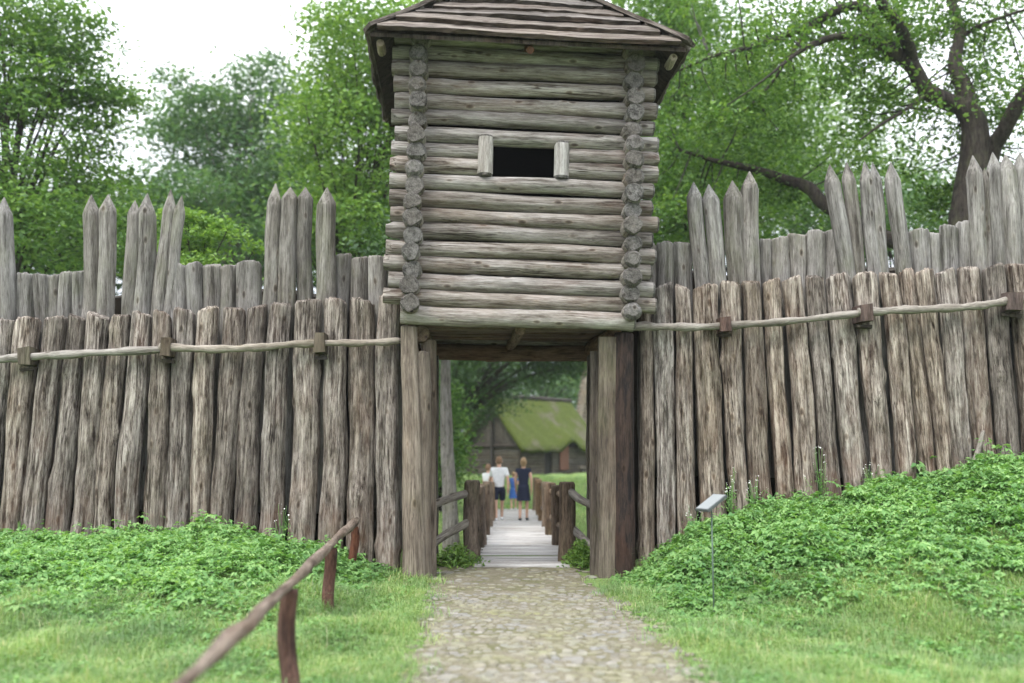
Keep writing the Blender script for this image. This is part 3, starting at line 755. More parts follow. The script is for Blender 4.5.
def courses(p0, p1, q0, q1, n):
    """boards parallel to the eave p0-p1, from the eave up to q0-q1"""
    mid0 = [(Vector(p0) + Vector(p1)) / 2, (Vector(q0) + Vector(q1)) / 2]
    up = (mid0[1] - mid0[0]); Ls = up.length; up.normalize()
    along = (Vector(p1) - Vector(p0)).normalized(); nrm = along.cross(up).normalized()
    if nrm.z < 0: nrm = -nrm
    nT = (TM @ PIV).to_3x3() @ nrm
    k = 0; t = 0
    while t < .97:
        wdt = random.uniform(.9, 1.15) * Ls / n
        tt = min(1, t + wdt / Ls * .5)
        a = Vector(lerp(p0, q0, tt)); b = Vector(lerp(p1, q1, tt))
        if (b - a).length > .3:
            lift = nrm * (.10 + random.uniform(-.012, .018))
            a += lift; b += lift
            tiltv = (nT + ((TM @ PIV).to_3x3() @ up) * .16).normalized()
            pl = plank('roof_board', T(*(a - along * .02)), T(*(b + along * .02)), wdt * random.uniform(.98, 1.12), .055, M['slab'], tower, tiltv, .012, 26, .014, .020, M['slabedge'])
        t += wdt / Ls; k += 1
courses(A, B_, E1, E2, 9); courses(D_, C_, E1, E2, 9); courses(A, D_, E1, E1, 9); courses(B_, C_, E2, E2, 9)
for a, b in ((A, E1), (B_, E2), (C_, E2), (D_, E1)):
    d = (Vector(a) - Vector(b)).normalized() * .09
    nn = Vector((a[0] - 0, 0, 0)).normalized() * .3 + Vector((0, 0, 1))
    plank('hip_board', T(*(Vector(a) + d + Vector((0, 0, .15)))), T(*(Vector(b) + Vector((0, 0, .17)))), .20, .05, M['slab'], tower, nn.normalized(), .006, 16, .01, .012)
plank('ridge_board', T(-RDG - .1, cy_, apz + .2), T(RDG + .1, cy_, apz + .2), .3, .05, M['slab'], tower)
# rafter ends poking out under the eaves
for (x, y) in ((fx0 + .12, fy0 + .10), (fx1 - .14, fy0 + .1), (.02, fy0 + .1)):
    z = EZ - .035
    inner = (0, cy_ * .55, z + (apz - EZ) * .3) if abs(x) < 1 else (x, fy0 + .42, z + .0)
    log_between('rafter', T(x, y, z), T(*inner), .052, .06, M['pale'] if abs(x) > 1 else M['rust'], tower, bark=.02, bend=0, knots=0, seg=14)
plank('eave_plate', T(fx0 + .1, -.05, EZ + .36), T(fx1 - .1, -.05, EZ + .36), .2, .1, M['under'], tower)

# ------------------------------------------------------------------ footbridge
bridge = thing('footbridge', 'narrow plank footbridge with stout round posts running from the gateway to the cottage', 'footbridge', (.17, 13.7, 0))
dz = lambda y: float(np.interp(y, [13.6, 15, 28, 34], [-.0, -.03, -.38, -.45]))
y = 13.62; k = 0
while y < 33.6:
    wd = random.uniform(.2, .27) if y < 24 else .3
    z = dz(y) + random.uniform(-.008, .008)
    xo = random.uniform(-.05, .05)
    plank('deck_plank', (-.52 + xo, y + wd / 2, z), (.86 + xo, y + wd / 2, z), wd - .012, .06, M['deck'], bridge, Vector((0, 0, 1)), .004, 4, .004)
    y += wd
for x in (-.35, .68):
    log_between('beam', (x, 13.7, dz(13.7) - .14), (x, 33.5, dz(33.5) - .14), .10, .10, M['brpost'], bridge, bark=.03, bend=0, step=.5)
PY = [14.45, 17.5, 20.6, 23.8, 27.0, 30.2, 33.0]
for j, y in enumerate(PY):
    for s, x in ((-1, -.60), (1, .83)):
        z1 = dz(y) + (1.17 if j == 0 else 1.12) + random.uniform(-.05, .05)
        zb = min(float(H(x, y)) - .3, dz(y) - .5)
        r = random.uniform(.112, .126)
        log_between('post', (x + random.uniform(-.02, .02), y, zb), (x, y, z1), r * 1.05, r, M['brpost'], bridge, bark=.05, bend=.02, cap_rough=.01)
for s, x in ((-1, -.60), (1, .83)):
    for j in range(len(PY) - 1):
        for zz in (.98, .42):
            log_between('rail', (x + s * .02, PY[j], dz(PY[j]) + zz), (x + s * .02, PY[j + 1], dz(PY[j + 1]) + zz - .02), .065, .055, M['brpost'], bridge, bark=.03, bend=.015, seg=12, step=.3)
# short splayed rails between the first posts and the gateway
def rpx(a, b, ya, yb, r):
    log_between('rail', P(*a, ya), P(*b, yb), r, r * .95, M['rail'], bridge, bark=.03, bend=.01, seg=14)
rpx((470, 493), (430, 506), 14.45, 14.05, .06); rpx((472, 520), (430, 546), 14.45, 14.0, .062)
rpx((568, 490), (593, 506), 14.45, 13.95, .06); rpx((570, 527), (593, 548), 14.45, 13.95, .06)

# ------------------------------------------------------------------ foreground handrail
hr = thing('handrail', 'rough log handrail on reddish brown posts beside the cobbled path', 'handrail', (-1.7, 8, 0))
rail_pts = [Vector((-1.33, 3.0, .64)), P(182, 684, 3.95), P(291, 584, 6.6), P(332, 543, 9.9), P(357, 520, 12.15)]
pts = curve_pts(rail_pts, 8)
ax = (pts[-1] - pts[0]).normalized(); MM = Matrix.Translation(pts[0]) @ ax.to_track_quat('Z', 'Y').to_matrix().to_4x4(); inv = MM.inverted()
mb = MB(); n = len(pts)
mb.tube([inv @ (p + Vector((random.uniform(-.008, .008), 0, random.uniform(-.007, .007)))) for p in pts], [.029 + .020 * i / n + .007 * math.sin(i * .7) + .004 * math.sin(i * 1.9) + random.uniform(-.004, .004) for i in range(n)], 14, wob=.05)
mb.build('rail', M['oldrail'], hr, True, MM)
for (px, py, Y, r) in ((291, 590, 6.6, .058), (331, 548, 9.9, .058), (354, 526, 12.1, .05)):
    t = P(px, py, Y); foot = Vector((t.x + .01, t.y, float(H(t.x, t.y)) - .25))
    log_between('post', foot, t, r * 1.05, r, M['redrail'], hr, bark=.06, bend=.02, knots=2, cap_rough=.01)
t = Vector((-1.33, 3.2, .62)); log_between('post', (t.x, t.y, -.25), t, .075, .07, M['redrail'], hr, bark=.06, bend=.02)

# ------------------------------------------------------------------ info sign
sx, sy = 2.03, 9.8
sg = thing('info_sign', 'small tilted white information panel on a thin steel pole in the green plants', 'sign', (sx, sy, float(H(sx, sy))))
topz = P(712, 505, sy).z
mb = MB(); mb.tube([(sx, sy, float(H(sx, sy)) - .2), (sx, sy, topz - .02)], .0085, 10); mb.build('pole', M['metal'], sg, True)
RS = Matrix.Translation((sx, sy, topz + .02)) @ Matrix.Rotation(R(27), 4, 'Z') @ Matrix.Rotation(R(-31), 4, 'Y')
mb = MB(); mb.box((0, 0, 0), (.29, .21, .024)); mb.build('panel_frame', M['frame'], sg, False, RS)
mb = MB(); mb.box((0, 0, .0165), (.265, .185, .006)); mb.build('panel', M['panel'], sg, False, RS)
mb = MB(); mb.box((0, 0, -.03), (.08, .08, .03)); mb.build('bracket', M['frame'], sg, False, RS)

# ------------------------------------------------------------------ cottage
Yc = 64.0
c0 = P(522, 474, Yc); zg = float(H(c0.x, c0.y)); c0.z = zg
ca, sa = .76, .65
u = Vector((-ca, sa, 0)); vv = Vector((sa, ca, 0)); W_, L_, HH, RZ = 5.0, 8.0, 1.75, 5.1
cot = thing('cottage', 'small log cottage with a mossy green thatched roof beyond the footbridge', 'house', tuple(c0))
K = lambda a, b, z: c0 + u * a + vv * b + Vector((0, 0, z - .0))
for j in range(9):   # walls of stacked logs
    z = .12 + j * .21
    for (p, q) in (((-.15, 0), (W_ + .15, 0)), ((-.15, L_), (W_ + .15, L_)), ((0, -.15), (0, 2.35)), ((0, 3.15), (0, L_ + .15)), ((W_, -.15), (W_, L_ + .15))):
        log_between('wall_log', K(*p, z), K(*q, z), .11, .11, M['house'], cot, bark=.03, bend=.01, seg=10, step=.5, knots=0)
for (b, ) in ((0,), (L_,)):   # board gables
    gm = MB(); p = [K(.05, b + .06, 1.9), K(W_ - .05, b + .06, 1.9), K(W_ / 2, b + .06, RZ - .15)]; q = [x + vv * .1 for x in p]
    gm.add(p + q, [(0, 1, 2), (5, 4, 3), (0, 3, 4, 1), (1, 4, 5, 2), (2, 5, 3, 0)]); gm.build('gable', M['house'], cot)
log_between('gable_post', K(W_ / 2, -.25, 0), K(W_ / 2, -.25, RZ - .2), .13, .12, M['housedark'], cot, seg=10, step=.5)
log_between('tie_beam', K(-.1, -.2, 1.95), K(W_ + .1, -.2, 1.95), .1, .1, M['housedark'], cot, seg=10, step=.5)
log_between('corner_post', K(0, -.18, 0), K(0, -.18, 2.0), .13, .12, M['housedark'], cot, seg=10, step=.5)
# thatch: thick wavy slabs, the front one lifted over the door
def thatch_side(sgn, rise):
    nu, nv = 10, 24; top, bot = [], []
    e0 = -.55
    for i in range(nu + 1):
        for j in range(nv + 1):
            s = i / nu; b = -.7 + (L_ + 1.4) * j / nv
            a = (e0 + (W_ / 2 - e0) * s); z = 1.5 + (RZ - 1.5) * s + .05 * math.sin(j * 1.7 + i)
            if rise and s < .45: z += .75 * math.exp(-((b - 4.9) / .8) ** 2) * (1 - s / .45)
            if sgn < 0: a = W_ - a
            top.append(K(a, b, z + .28)); bot.append(K(a, b, z))
    m = len(top); V = top + bot; Fc = []
    w1 = nv + 1
    for i in range(nu):
        for j in range(nv):
            q = (i * w1 + j, i * w1 + j + 1, (i + 1) * w1 + j + 1, (i + 1) * w1 + j)
            Fc.append(q); Fc.append(tuple(m + t for t in q[::-1]))
    rim = [i * w1 for i in range(nu + 1)] + [nu * w1 + j for j in range(1, w1)] + [i * w1 + nv for i in range(nu - 1, -1, -1)] + [j for j in range(nv - 1, 0, -1)]
    for t in range(len(rim)):
        a, b = rim[t], rim[(t + 1) % len(rim)]; Fc.append((a, b, m + b, m + a))
    mb = MB(); mb.add(V, Fc); return mb
thatch_side(1, True).build('roof', M['thatch'], cot, True); thatch_side(-1, False).build('roof', M['thatch'], cot, True)
log_between('ridge_pole', K(W_ / 2, -.8, RZ + .3), K(W_ / 2, L_ + .8, RZ + .3), .14, .14, M['housedark'], cot, seg=10, step=.5)
mb = MB(); p = [K(.02, 2.35, 0), K(.02, 3.15, 0), K(.02, 3.15, 1.95), K(.02, 2.35, 1.95)]; q = [x + u * .08 for x in p]
mb.add(p + q, [(0, 1, 2, 3), (7, 6, 5, 4), (0, 4, 5, 1), (1, 5, 6, 2), (2, 6, 7, 3), (3, 7, 4, 0)]); mb.build('door', M['dark'], cot)
mb = MB(); p = [K(-.15, 3.9, .3), K(-.15, 4.9, .3), K(-.15, 4.9, 2.2), K(-.15, 3.9, 2.2)]; q = [x + u * -.05 for x in p]
mb.add(p + q, [(0, 1, 2, 3), (7, 6, 5, 4), (0, 4, 5, 1), (1, 5, 6, 2), (2, 6, 7, 3), (3, 7, 4, 0)]); mb.build('shutter', M['rust'], cot)
bn = thing('bench', 'low log bench against the cottage wall under the thatch eave', 'bench', tuple(K(-.6, 6.4, 0)))
log_between('seat', K(-.6, 5.6, .42), K(-.6, 7.3, .42), .13, .13, M['house'], bn, seg=10, step=.4)
for b in (5.9, 7.0): log_between('leg', K(-.6, b, -.05), K(-.6, b, .36), .11, .11, M['housedark'], bn, seg=10, step=.2)

# leaning log barn behind
BY = 80
bx0 = P(577, 440, BY)
zb = float(H(bx0.x, BY))
barn = thing('log_barn', 'tall pale log building with stacked log ends at its corner, beside the cottage', 'barn', (bx0.x, BY, zb))
z = zb + .15
while z < zb + 8.2:
    t = (z - zb) / 8.2; xl = bx0.x - .35 + t * 1.3
    log_between('wall_log', (xl - .35, BY, z), (bx0.x + 6, BY, z), .18, .18, M['pale'], barn, seg=10, step=.8, knots=0, bend=.01)
    log_between('side_log', (xl, BY - .5, z + .17), (xl, BY + 5, z + .17), .18, .18, M['pale'], barn, seg=10, step=.8, knots=0, bend=.01)
    z += .35
mb = MB(); x_ = bx0.x; mb.add([(x_ + .4, BY - .4, zb + 8.2), (x_ + 6.4, BY - .4, zb + 8.2), (x_ + 6.4, BY + 5.4, zb + 8.2), (x_ + .4, BY + 5.4, zb + 8.2), (x_ + 1.2, BY + 2.5, zb + 10.6), (x_ + 6.4, BY + 2.5, zb + 10.6)],
                  [(0, 1, 5, 4), (2, 3, 4, 5), (3, 0, 4), (1, 2, 5), (3, 2, 1, 0)]); mb.build('roof', M['thatch'], barn)

# ------------------------------------------------------------------ people
def skin_obj(name, verts, edges, rad, mat, parent, sub=2, root=0):
    me = bpy.data.meshes.new(name); me.from_pydata([tuple(v) for v in verts], edges, []); me.update()
    o = link(name, me, None, parent); me.materials.append(mat)
    md = o.modifiers.new('skin', 'SKIN'); md.use_smooth_shade = True
    sv = me.skin_vertices[0].data
    for i, r in enumerate(rad):
        sv[i].radius = r if hasattr(r, '__len__') else (r, r); sv[i].use_root = (i == root)
    sb = o.modifiers.new('sub', 'SUBSURF'); sb.levels = sub; sb.render_levels = sub
    return o

def ellips(c, d, M3=None, nu=14, nv=10, cut=None):
    V, Fc = [], []
    for j in range(nv + 1):
        ph = math.pi * j / nv
        for i in range(nu):
            a = 2 * math.pi * i / nu
            v = Vector((d[0] * math.sin(ph) * math.cos(a), d[1] * math.sin(ph) * math.sin(a), d[2] * math.cos(ph)))
            if cut: v = cut(v)
            if M3: v = M3 @ v
            V.append(v + Vector(c))
    for j in range(nv):
        for i in range(nu):
            i2 = (i + 1) % nu; Fc.append((j * nu + i, (j + 1) * nu + i, (j + 1) * nu + i2, j * nu + i2))
    return V, Fc

def person(label, x, y, h, face, top, bottom, hair, shoe, stride=.12, female=False, dress=False, arm=(0, 0), hairlong=False, skirt=False):
    """figure seen from behind by default: local +Y is the way they walk"""
    z0 = dz(y) + .03 if y < 33.6 else float(H(x, y))
    root = thing('person', label, 'person', (x, y, z0), face)
    Mw = ROOTM[root.name]; s = h / 1.75
    sw = .175 if female else .19
    def W(p): return Mw @ (Vector(p) * s)
    # joints
    J = dict(pel=(0, 0, .93), wa=(0, 0, 1.08), ch=(0, .0, 1.30), nk=(0, 0, 1.475), hd0=(0, .01, 1.54), hd=(0, .02, 1.64), hd2=(0, .015, 1.71))
    st = stride
    for sd, m_ in (('l', -1), ('r', 1)):
        f = st * m_
        J['hip' + sd] = (.09 * m_, 0, .88); J['kn' + sd] = (.095 * m_, f * .6 + .04, .48); J['an' + sd] = (.09 * m_, f - (.06 if f < 0 else 0), .09)
        J['to' + sd] = (.10 * m_, f + .12, .035)
        J['sh' + sd] = (sw * m_, -.01, 1.415); J['el' + sd] = ((sw + .055) * m_, -.03 - f * .6 + arm[0], 1.13); J['wr' + sd] = ((sw + .05) * m_, .05 - f * 1.1 + arm[1], .89)
        J['ha' + sd] = ((sw + .04) * m_, .08 - f * 1.1 + arm[1], .80)
    names = list(J); idx = {k: i for i, k in enumerate(names)}
    E = [('pel', 'wa'), ('wa', 'ch'), ('ch', 'nk'), ('nk', 'hd0'), ('hd0', 'hd'), ('hd', 'hd2')]
    for sd in 'lr': E += [('pel', 'hip' + sd), ('hip' + sd, 'kn' + sd), ('kn' + sd, 'an' + sd), ('an' + sd, 'to' + sd), ('ch', 'sh' + sd), ('sh' + sd, 'el' + sd), ('el' + sd, 'wr' + sd), ('wr' + sd, 'ha' + sd)]
    rad = dict(pel=(.13, .10), wa=(.115, .085), ch=(.13, .095), nk=.055, hd0=.065, hd=(.075, .09), hd2=.065)
    for sd in 'lr': rad.update({'hip' + sd: .085, 'kn' + sd: .055, 'an' + sd: .038, 'to' + sd: .035, 'sh' + sd: .06, 'el' + sd: .042, 'wr' + sd: .03, 'ha' + sd: .035})
    sc = lambda r: tuple(q * s for q in r) if hasattr(r, '__len__') else r * s
    skin_obj('body', [W(J[k]) for k in names], [(idx[a], idx[b]) for a, b in E], [sc(rad[k]) for k in names], M['skin'], root)
    # shirt with sleeves
    lo = .90
    S = [W((0, 0, lo)), W((0, 0, 1.10)), W((0, 0, 1.32)), W((0, 0, 1.46))]
    rs = [(.165, .125), (.145 if female else .155, .11), (.165, .12), (.075, .07)]
    V_ = S[:]; Ed = [(0, 1), (1, 2), (2, 3)]; Rr = rs[:]
    for sd, m_ in (('l', -1), ('r', 1)):
        b = len(V_); shv = Vector(J['sh' + sd]); el = Vector(J['el' + sd]); e2 = shv + (el - shv) * (.75 if not female else .35)
        V_ += [W(shv), W(e2)]; Ed += [(2, b), (b, b + 1)]; Rr += [.078, .068]
    skin_obj('dress' if dress else 'shirt', V_, Ed, [sc(r) for r in Rr], top, root, 2, 1)
    if skirt:
        (r0s, r1s, z0s, z1s) = ((.155, .20, 1.02, .56) if not dress else (.15, .23, 1.0, .55))
        mb = MB(); sg_ = 18; Vk = []
        for q in range(6):
            tq = q / 5; rq = r0s + (r1s - r0s) * tq; zq = z0s + (z1s - z0s) * tq
            for kk in range(sg_):
                aa = 2 * math.pi * kk / sg_; rip = 1 + .05 * tq * math.cos(aa * 5)
                Vk.append(W((math.cos(aa) * rq * rip, math.sin(aa) * rq * .78 * rip, zq)))
        Fk = [(q * sg_ + kk, q * sg_ + (kk + 1) % sg_, (q + 1) * sg_ + (kk + 1) % sg_, (q + 1) * sg_ + kk) for q in range(5) for kk in range(sg_)]
        Fk.append(tuple(range(sg_))); mb.add(Vk, Fk); mb.build('skirt', top if dress else bottom, root, True)
    elif bottom is not None:
        V_ = [W((0, 0, 1.0)), W((0, 0, .90))]; Ed = [(0, 1)]; Rr = [(.15, .115), (.165, .125)]
        for sd, m_ in (('l', -1), ('r', 1)):
            b = len(V_); hp = Vector(J['hip' + sd]); kn = Vector(J['kn' + sd]); k2 = hp + (kn - hp) * (.85 if not female else .62)
            V_ += [W(hp + Vector((.01 * m_, 0, -.06))), W(k2)]; Ed += [(1, b), (b, b + 1)]; Rr += [.105, .098]
        skin_obj('shorts', V_, Ed, [sc(r) for r in Rr], bottom, root, 2, 1)
    # hair: a cap open at the face
    def cut(v):
        if v.y > .045 and v.z < .05: v = Vector((v.x * .9, .045 + (v.y - .045) * .15, v.z))
        return v
    V_, Fc = ellips((0, 0, 0), (.093, .108, .12 if not hairlong else .14), None, 16, 12, cut)
    mb = MB(); mb.add([W(Vector((0, .0, 1.665 if not hairlong else 1.64)) + v + Vector((random.uniform(-.006, .006),) * 3)) for v in V_], Fc)
    if hairlong:
        V2, F2 = ellips((.0, -.10, 1.67), (.055, .06, .06)); mb.add([W(v) for v in V2], F2)
    mb.build('hair', hair, root, True)
    # face features and ears, turned away from the camera
    for m_ in (-1, 1):
        V2, F2 = ellips((.083 * m_, .015, 1.635), (.014, .026, .034)); mb = MB(); mb.add([W(v) for v in V2], F2); mb.build('ear', M['skin'], root, True)
        V2, F2 = ellips((.033 * m_, .106, 1.645), (.013, .008, .008)); mb = MB(); mb.add([W(v) for v in V2], F2); mb.build('eye', M['black'], root, True)
    V2, F2 = ellips((0, .118, 1.615), (.015, .022, .028)); mb = MB(); mb.add([W(v) for v in V2], F2); mb.build('nose', M['skin'], root, True)
    V2, F2 = ellips((0, .103, 1.575), (.026, .008, .007)); mb = MB(); mb.add([W(v) for v in V2], F2); mb.build('mouth', M['rust'], root, True)
    for sd, m_ in (('l', -1), ('r', 1)):
        a, t = Vector(J['an' + sd]), Vector(J['to' + sd])
        c = (a + t) / 2; c.z = .05
        V2, F2 = ellips((c.x, c.y, c.z), (.052, .14, .055 if shoe is M['white'] else .04), None, 14, 8, lambda v: Vector((v.x, v.y, max(v.z, -.048))))
        mb = MB(); mb.add([W(v) for v in V2], F2); mb.build('shoe', shoe, root, True)
        # hand with five fingers
        wv, hv = Vector(J['wr' + sd]), Vector(J['ha' + sd])
        pv = hv; Vh = [W(pv + Vector((0, 0, .02))), W(pv + Vector((0, .005, -.03)))]; Eh = [(0, 1)]; Rh = [(.022 * s, .032 * s), (.018 * s, .034 * s)]
        for kf in range(4):
            b = len(Vh); yy = -.027 + kf * .018; ln = (.05, .062, .066, .056)[kf]
            Vh += [W(pv + Vector((0, yy, -.05))), W(pv + Vector((-.008 * m_, yy + .008, -.05 - ln)))]
            Eh += [(1, b), (b, b + 1)]; Rh += [.0095 * s, .008 * s]
        b = len(Vh); Vh += [W(pv + Vector((0, .045, -.02))), W(pv + Vector((-.008 * m_, .055, -.06)))]; Eh += [(0, b), (b, b + 1)]; Rh += [.011 * s, .009 * s]
        skin_obj('hand', Vh, Eh, Rh, M['skin'], root, 1, 0)
    return root
def at_px(px, Y): return (px - 512) * (Y * math.cos(PITCH) - .2) / F_PX
person('person in a white T-shirt, navy shorts and white trainers walking away on the bridge', at_px(499, 27.2), 27.2, 1.77, R(4), M['white'], M['navy'], M['hair2'], M['white'], .2)
person('person in a sleeveless navy top and short dark skirt walking away on the bridge', at_px(523.5, 27.1), 27.1, 1.74, R(-5), M['navy'], M['navy'], M['hair'], M['black'], .05, True, False, hairlong=True, skirt=True)
person('small person in a blue dress walking ahead between two taller walkers', at_px(513.5, 33.2), 33.2, 1.30, R(0), M['blue'], None, M['hair'], M['white'], .08, True, True, skirt=True)
person('person in a pale top half hidden by the bridge post, glancing aside', at_px(488, 29.5), 29.5, 1.56, R(-35), M['white'], M['rust'], M['hair2'], M['white'], .16, True)

# ------------------------------------------------------------------ leaves and trees
def leaf_cards(P_, size, g, up=.55, asp=.55, fold=.25):
    """n leaves as folded diamonds of 6 verts around points P_"""
    n = len(P_)
    nrm = g.normal(0, 1, (n, 3)); nrm[:, 2] = np.abs(nrm[:, 2]) + up * 1.6; nrm /= np.linalg.norm(nrm, axis=1)[:, None]
    t = g.normal(0, 1, (n, 3)); t -= (t * nrm).sum(1)[:, None] * nrm; t /= np.linalg.norm(t, axis=1)[:, None]
    b = np.cross(nrm, t)
    s = (size * g.uniform(.6, 1.3, n))[:, None]
    a0 = P_ - t * s * .5; a1 = P_ + t * s * .5 - nrm * s * .12
    l = P_ + b * s * asp * .5 + nrm * s * fold * .3; r = P_ - b * s * asp * .5 + nrm * s * fold * .3
    V = np.stack([a0, l, a1, r], 1).reshape(-1, 3)
    i = np.arange(n) * 4
    return V, np.concatenate([np.stack([i, i + 2, i + 1], 1), np.stack([i, i + 3, i + 2], 1)])

def clump_leaves(cent, n_each, sig, g, zf=.45):
    k = len(cent); sig = np.broadcast_to(np.asarray(sig, float), (k,))
    off = g.normal(0, 1, (k, n_each, 3)); 
    rl = np.linalg.norm(off, axis=2, keepdims=True); off = off / np.maximum(rl, 1e-6) * np.minimum(rl, 2.1) 
    off[:, :, 2] *= zf
    # droop towards the rim
    off[:, :, 2] -= .12 * (off[:, :, 0] ** 2 + off[:, :, 1] ** 2) * .5
    return (cent[:, None, :] + off * sig[:, None, None]).reshape(-1, 3)

TREE_MESH = {}
def tree(label, base, blobs, leafmat, n_leaf, size, sig, trunk_r, trunkmat='trunk', name='tree', group='trees behind the palisade', seed=1, limbs=14, lean=(0, 0), gaps=None, zf=.45, trunk_top=None, up=.55, bmin=.3):
    """blobs: list of (centre, radii) ellipsoids, in world space, that make up the crown"""
    g = np.random.default_rng(seed); base = Vector(base)
    root = thing(name, label, 'tree', tuple(base), 0, group)
    cents = []
    vol = np.array([np.prod(b[1]) ** .67 for b in blobs]); vol /= vol.sum()
    per = max(60, int(n_leaf * 0 + 90)); nc = max(20, n_leaf // per)
    while len(cents) < nc:
        bi = g.choice(len(blobs), p=vol); c, r = blobs[bi]
        d = g.normal(0, 1, 3); d /= np.linalg.norm(d); q = g.uniform(.15, 1) ** .42
        p = np.array(c) + d * q * np.array(r)
        if p[2] < base.z + .4: continue
        if gaps is not None and gaps(p, g): continue
        cents.append(p)
    cents = np.array(cents)
    pts = clump_leaves(cents, per, sig * g.uniform(.6, 1.35, nc), g, zf)
    V, T3 = leaf_cards(pts, size, g, up)
    V = V - np.array(base)
    link('crown', np_mesh('crown', V, [T3], False), M[leafmat], root, Matrix.Translation(base))
    # trunk and limbs
    c0_, r0_ = blobs[0]
    top = Vector(trunk_top) if trunk_top is not None else Vector((c0_[0] + lean[0], c0_[1] + lean[1], c0_[2] + r0_[2] * .55))
    midp = base.lerp(top, .45) + Vector((g.uniform(-.4, .4), g.uniform(-.4, .4), 0)) * (trunk_r * 2)
    tp = curve_pts([base - Vector((0, 0, .4)), base + Vector((0, 0, .5)), midp, top], 8)
    mb = MB(); n = len(tp); loc = [p - base for p in tp]
    rad = [trunk_r * (1.25 if i == 0 else 1) * (1 - .8 * i / n) for i in range(n)]
    mb.tube(loc, rad, 12, wob=.06)
    tr = mb.build('trunk', M[trunkmat], root, True, Matrix.Translation(base))
    br = MB()
    sel = g.choice(nc, min(limbs * 3, nc), replace=False)
    for q, ci in enumerate(sel):
        tgt = Vector(cents[ci]) - base
        i0 = int(n * (bmin + (.9 - bmin) * min(1, max(0, (tgt.z) / max(.1, (top - base).z))) * g.uniform(.55, .95))); i0 = min(max(i0, 3), n - 2)
        st = loc[i0]; rr_ = rad[i0] * (.5 if q < limbs else .25)
        mdp = st.lerp(tgt, .5) + Vector((0, 0, (tgt - st).length * .10)) + Vector(g.uniform(-.25, .25, 3))
        pp = curve_pts([st, mdp, tgt], 5); m = len(pp)
        br.tube(pp, [rr_ * (1 - .88 * i / m) + .008 for i in range(m)], 7, False)
    br.build('branches', M[trunkmat], root, True, Matrix.Translation(base))
    return root

def W3(px, py, Y): return tuple(P(px, py, Y))
def Rpx(p, Y): return p * Y * 1.02 / F_PX
def blob(px, py, Y, rx, ry, rd=None):
    a = Rpx(rx, Y); b = Rpx(ry, Y); return (W3(px, py, Y), (a, rd if rd else (a + b) / 2, b))
def gb(px, Y):
    x = at_px(px, Y); return (x, Y, float(H(x, Y)))

TR = 'trees behind the palisade'
tree('big spreading tree at the far left edge with long layered sprays of leaves', gb(-10, 25), [blob(20, 150, 25, 95, 120, 4), blob(-20, 20, 25, 90, 90, 4), blob(85, 90, 26, 45, 35, 2), blob(70, 225, 24, 80, 50, 3), blob(60, 30, 25, 40, 26, 2)],
     'leaf', 36000, .17, .52, .3, seed=3, limbs=18, group=TR, zf=.3)
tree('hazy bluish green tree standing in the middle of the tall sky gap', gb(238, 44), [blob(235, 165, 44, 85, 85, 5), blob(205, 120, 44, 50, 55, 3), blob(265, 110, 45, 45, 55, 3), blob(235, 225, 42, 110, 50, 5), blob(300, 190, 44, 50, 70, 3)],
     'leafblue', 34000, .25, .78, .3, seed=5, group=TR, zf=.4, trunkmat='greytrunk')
tree('tall bright green tree close to the left side of the watchtower', gb(350, 30), [blob(360, 160, 30, 60, 95, 4), blob(385, 60, 30, 70, 60, 4), blob(345, 230, 29, 60, 45, 3), blob(325, 120, 31, 28, 50, 2), blob(335, 22, 30, 32, 14, 1.5)],
     'leafbright', 32000, .18, .6, .28, seed=8, group=TR)
tree('low young tree with pale horizontal sprays just over the grey stubs', gb(195, 19), [blob(188, 221, 19, 42, 6, 1.0), blob(222, 240, 19, 38, 6, .9), blob(178, 247, 19, 40, 7, .9), blob(212, 268, 19, 55, 9, 1.1)],
     'leafbright', 3600, .12, .24, .06, seed=12, limbs=8, group=TR, zf=.25)
tree('dark thicket tree behind the pointed stakes at far left', gb(60, 50), [blob(60, 235, 50, 100, 60, 5), blob(140, 235, 52, 70, 45, 4)], 'leafdark', 16000, .33, 1.1, .3, seed=21, group=TR)
tree('dark thicket tree filling the gap between the two groups of stakes', gb(215, 55), [blob(215, 235, 55, 95, 50, 6), blob(300, 230, 54, 70, 60, 5)], 'leafdark', 18000, .36, 1.2, .3, seed=22, group=TR)
tree('dense green tree hidden mostly behind the watchtower', gb(395, 38), [blob(520, 120, 38, 170, 130, 5), blob(420, 220, 38, 70, 70, 4)], 'leaf', 16000, .32, 1.1, .35, seed=31, group=TR)
tree('light green tree rising beside the right edge of the tower roof', gb(690, 33), [blob(690, 90, 33, 70, 100, 4), blob(720, 190, 32, 75, 70, 4), blob(660, 200, 31, 40, 80, 3), blob(770, 110, 34, 55, 60, 3), blob(650, 20, 33, 50, 40, 3)],
     'leaf', 46000, .2, .8, .28, seed=34, group=TR)
tree('bluish green bushy tree low behind the gap in the stakes under the oak', gb(890, 36), [blob(900, 215, 36, 75, 38, 3), blob(830, 225, 36, 50, 40, 3), blob(985, 230, 36, 60, 40, 3)], 'leafblue', 15000, .2, .75, .22, seed=37, group=TR)
tree('pale distant tree seen through the oak branches', gb(820, 48), [blob(800, 120, 48, 110, 75, 5), blob(860, 200, 48, 100, 55, 5), blob(740, 200, 48, 70, 60, 4)], 'leafbright', 22000, .28, 1.0, .3, seed=39, group=TR)
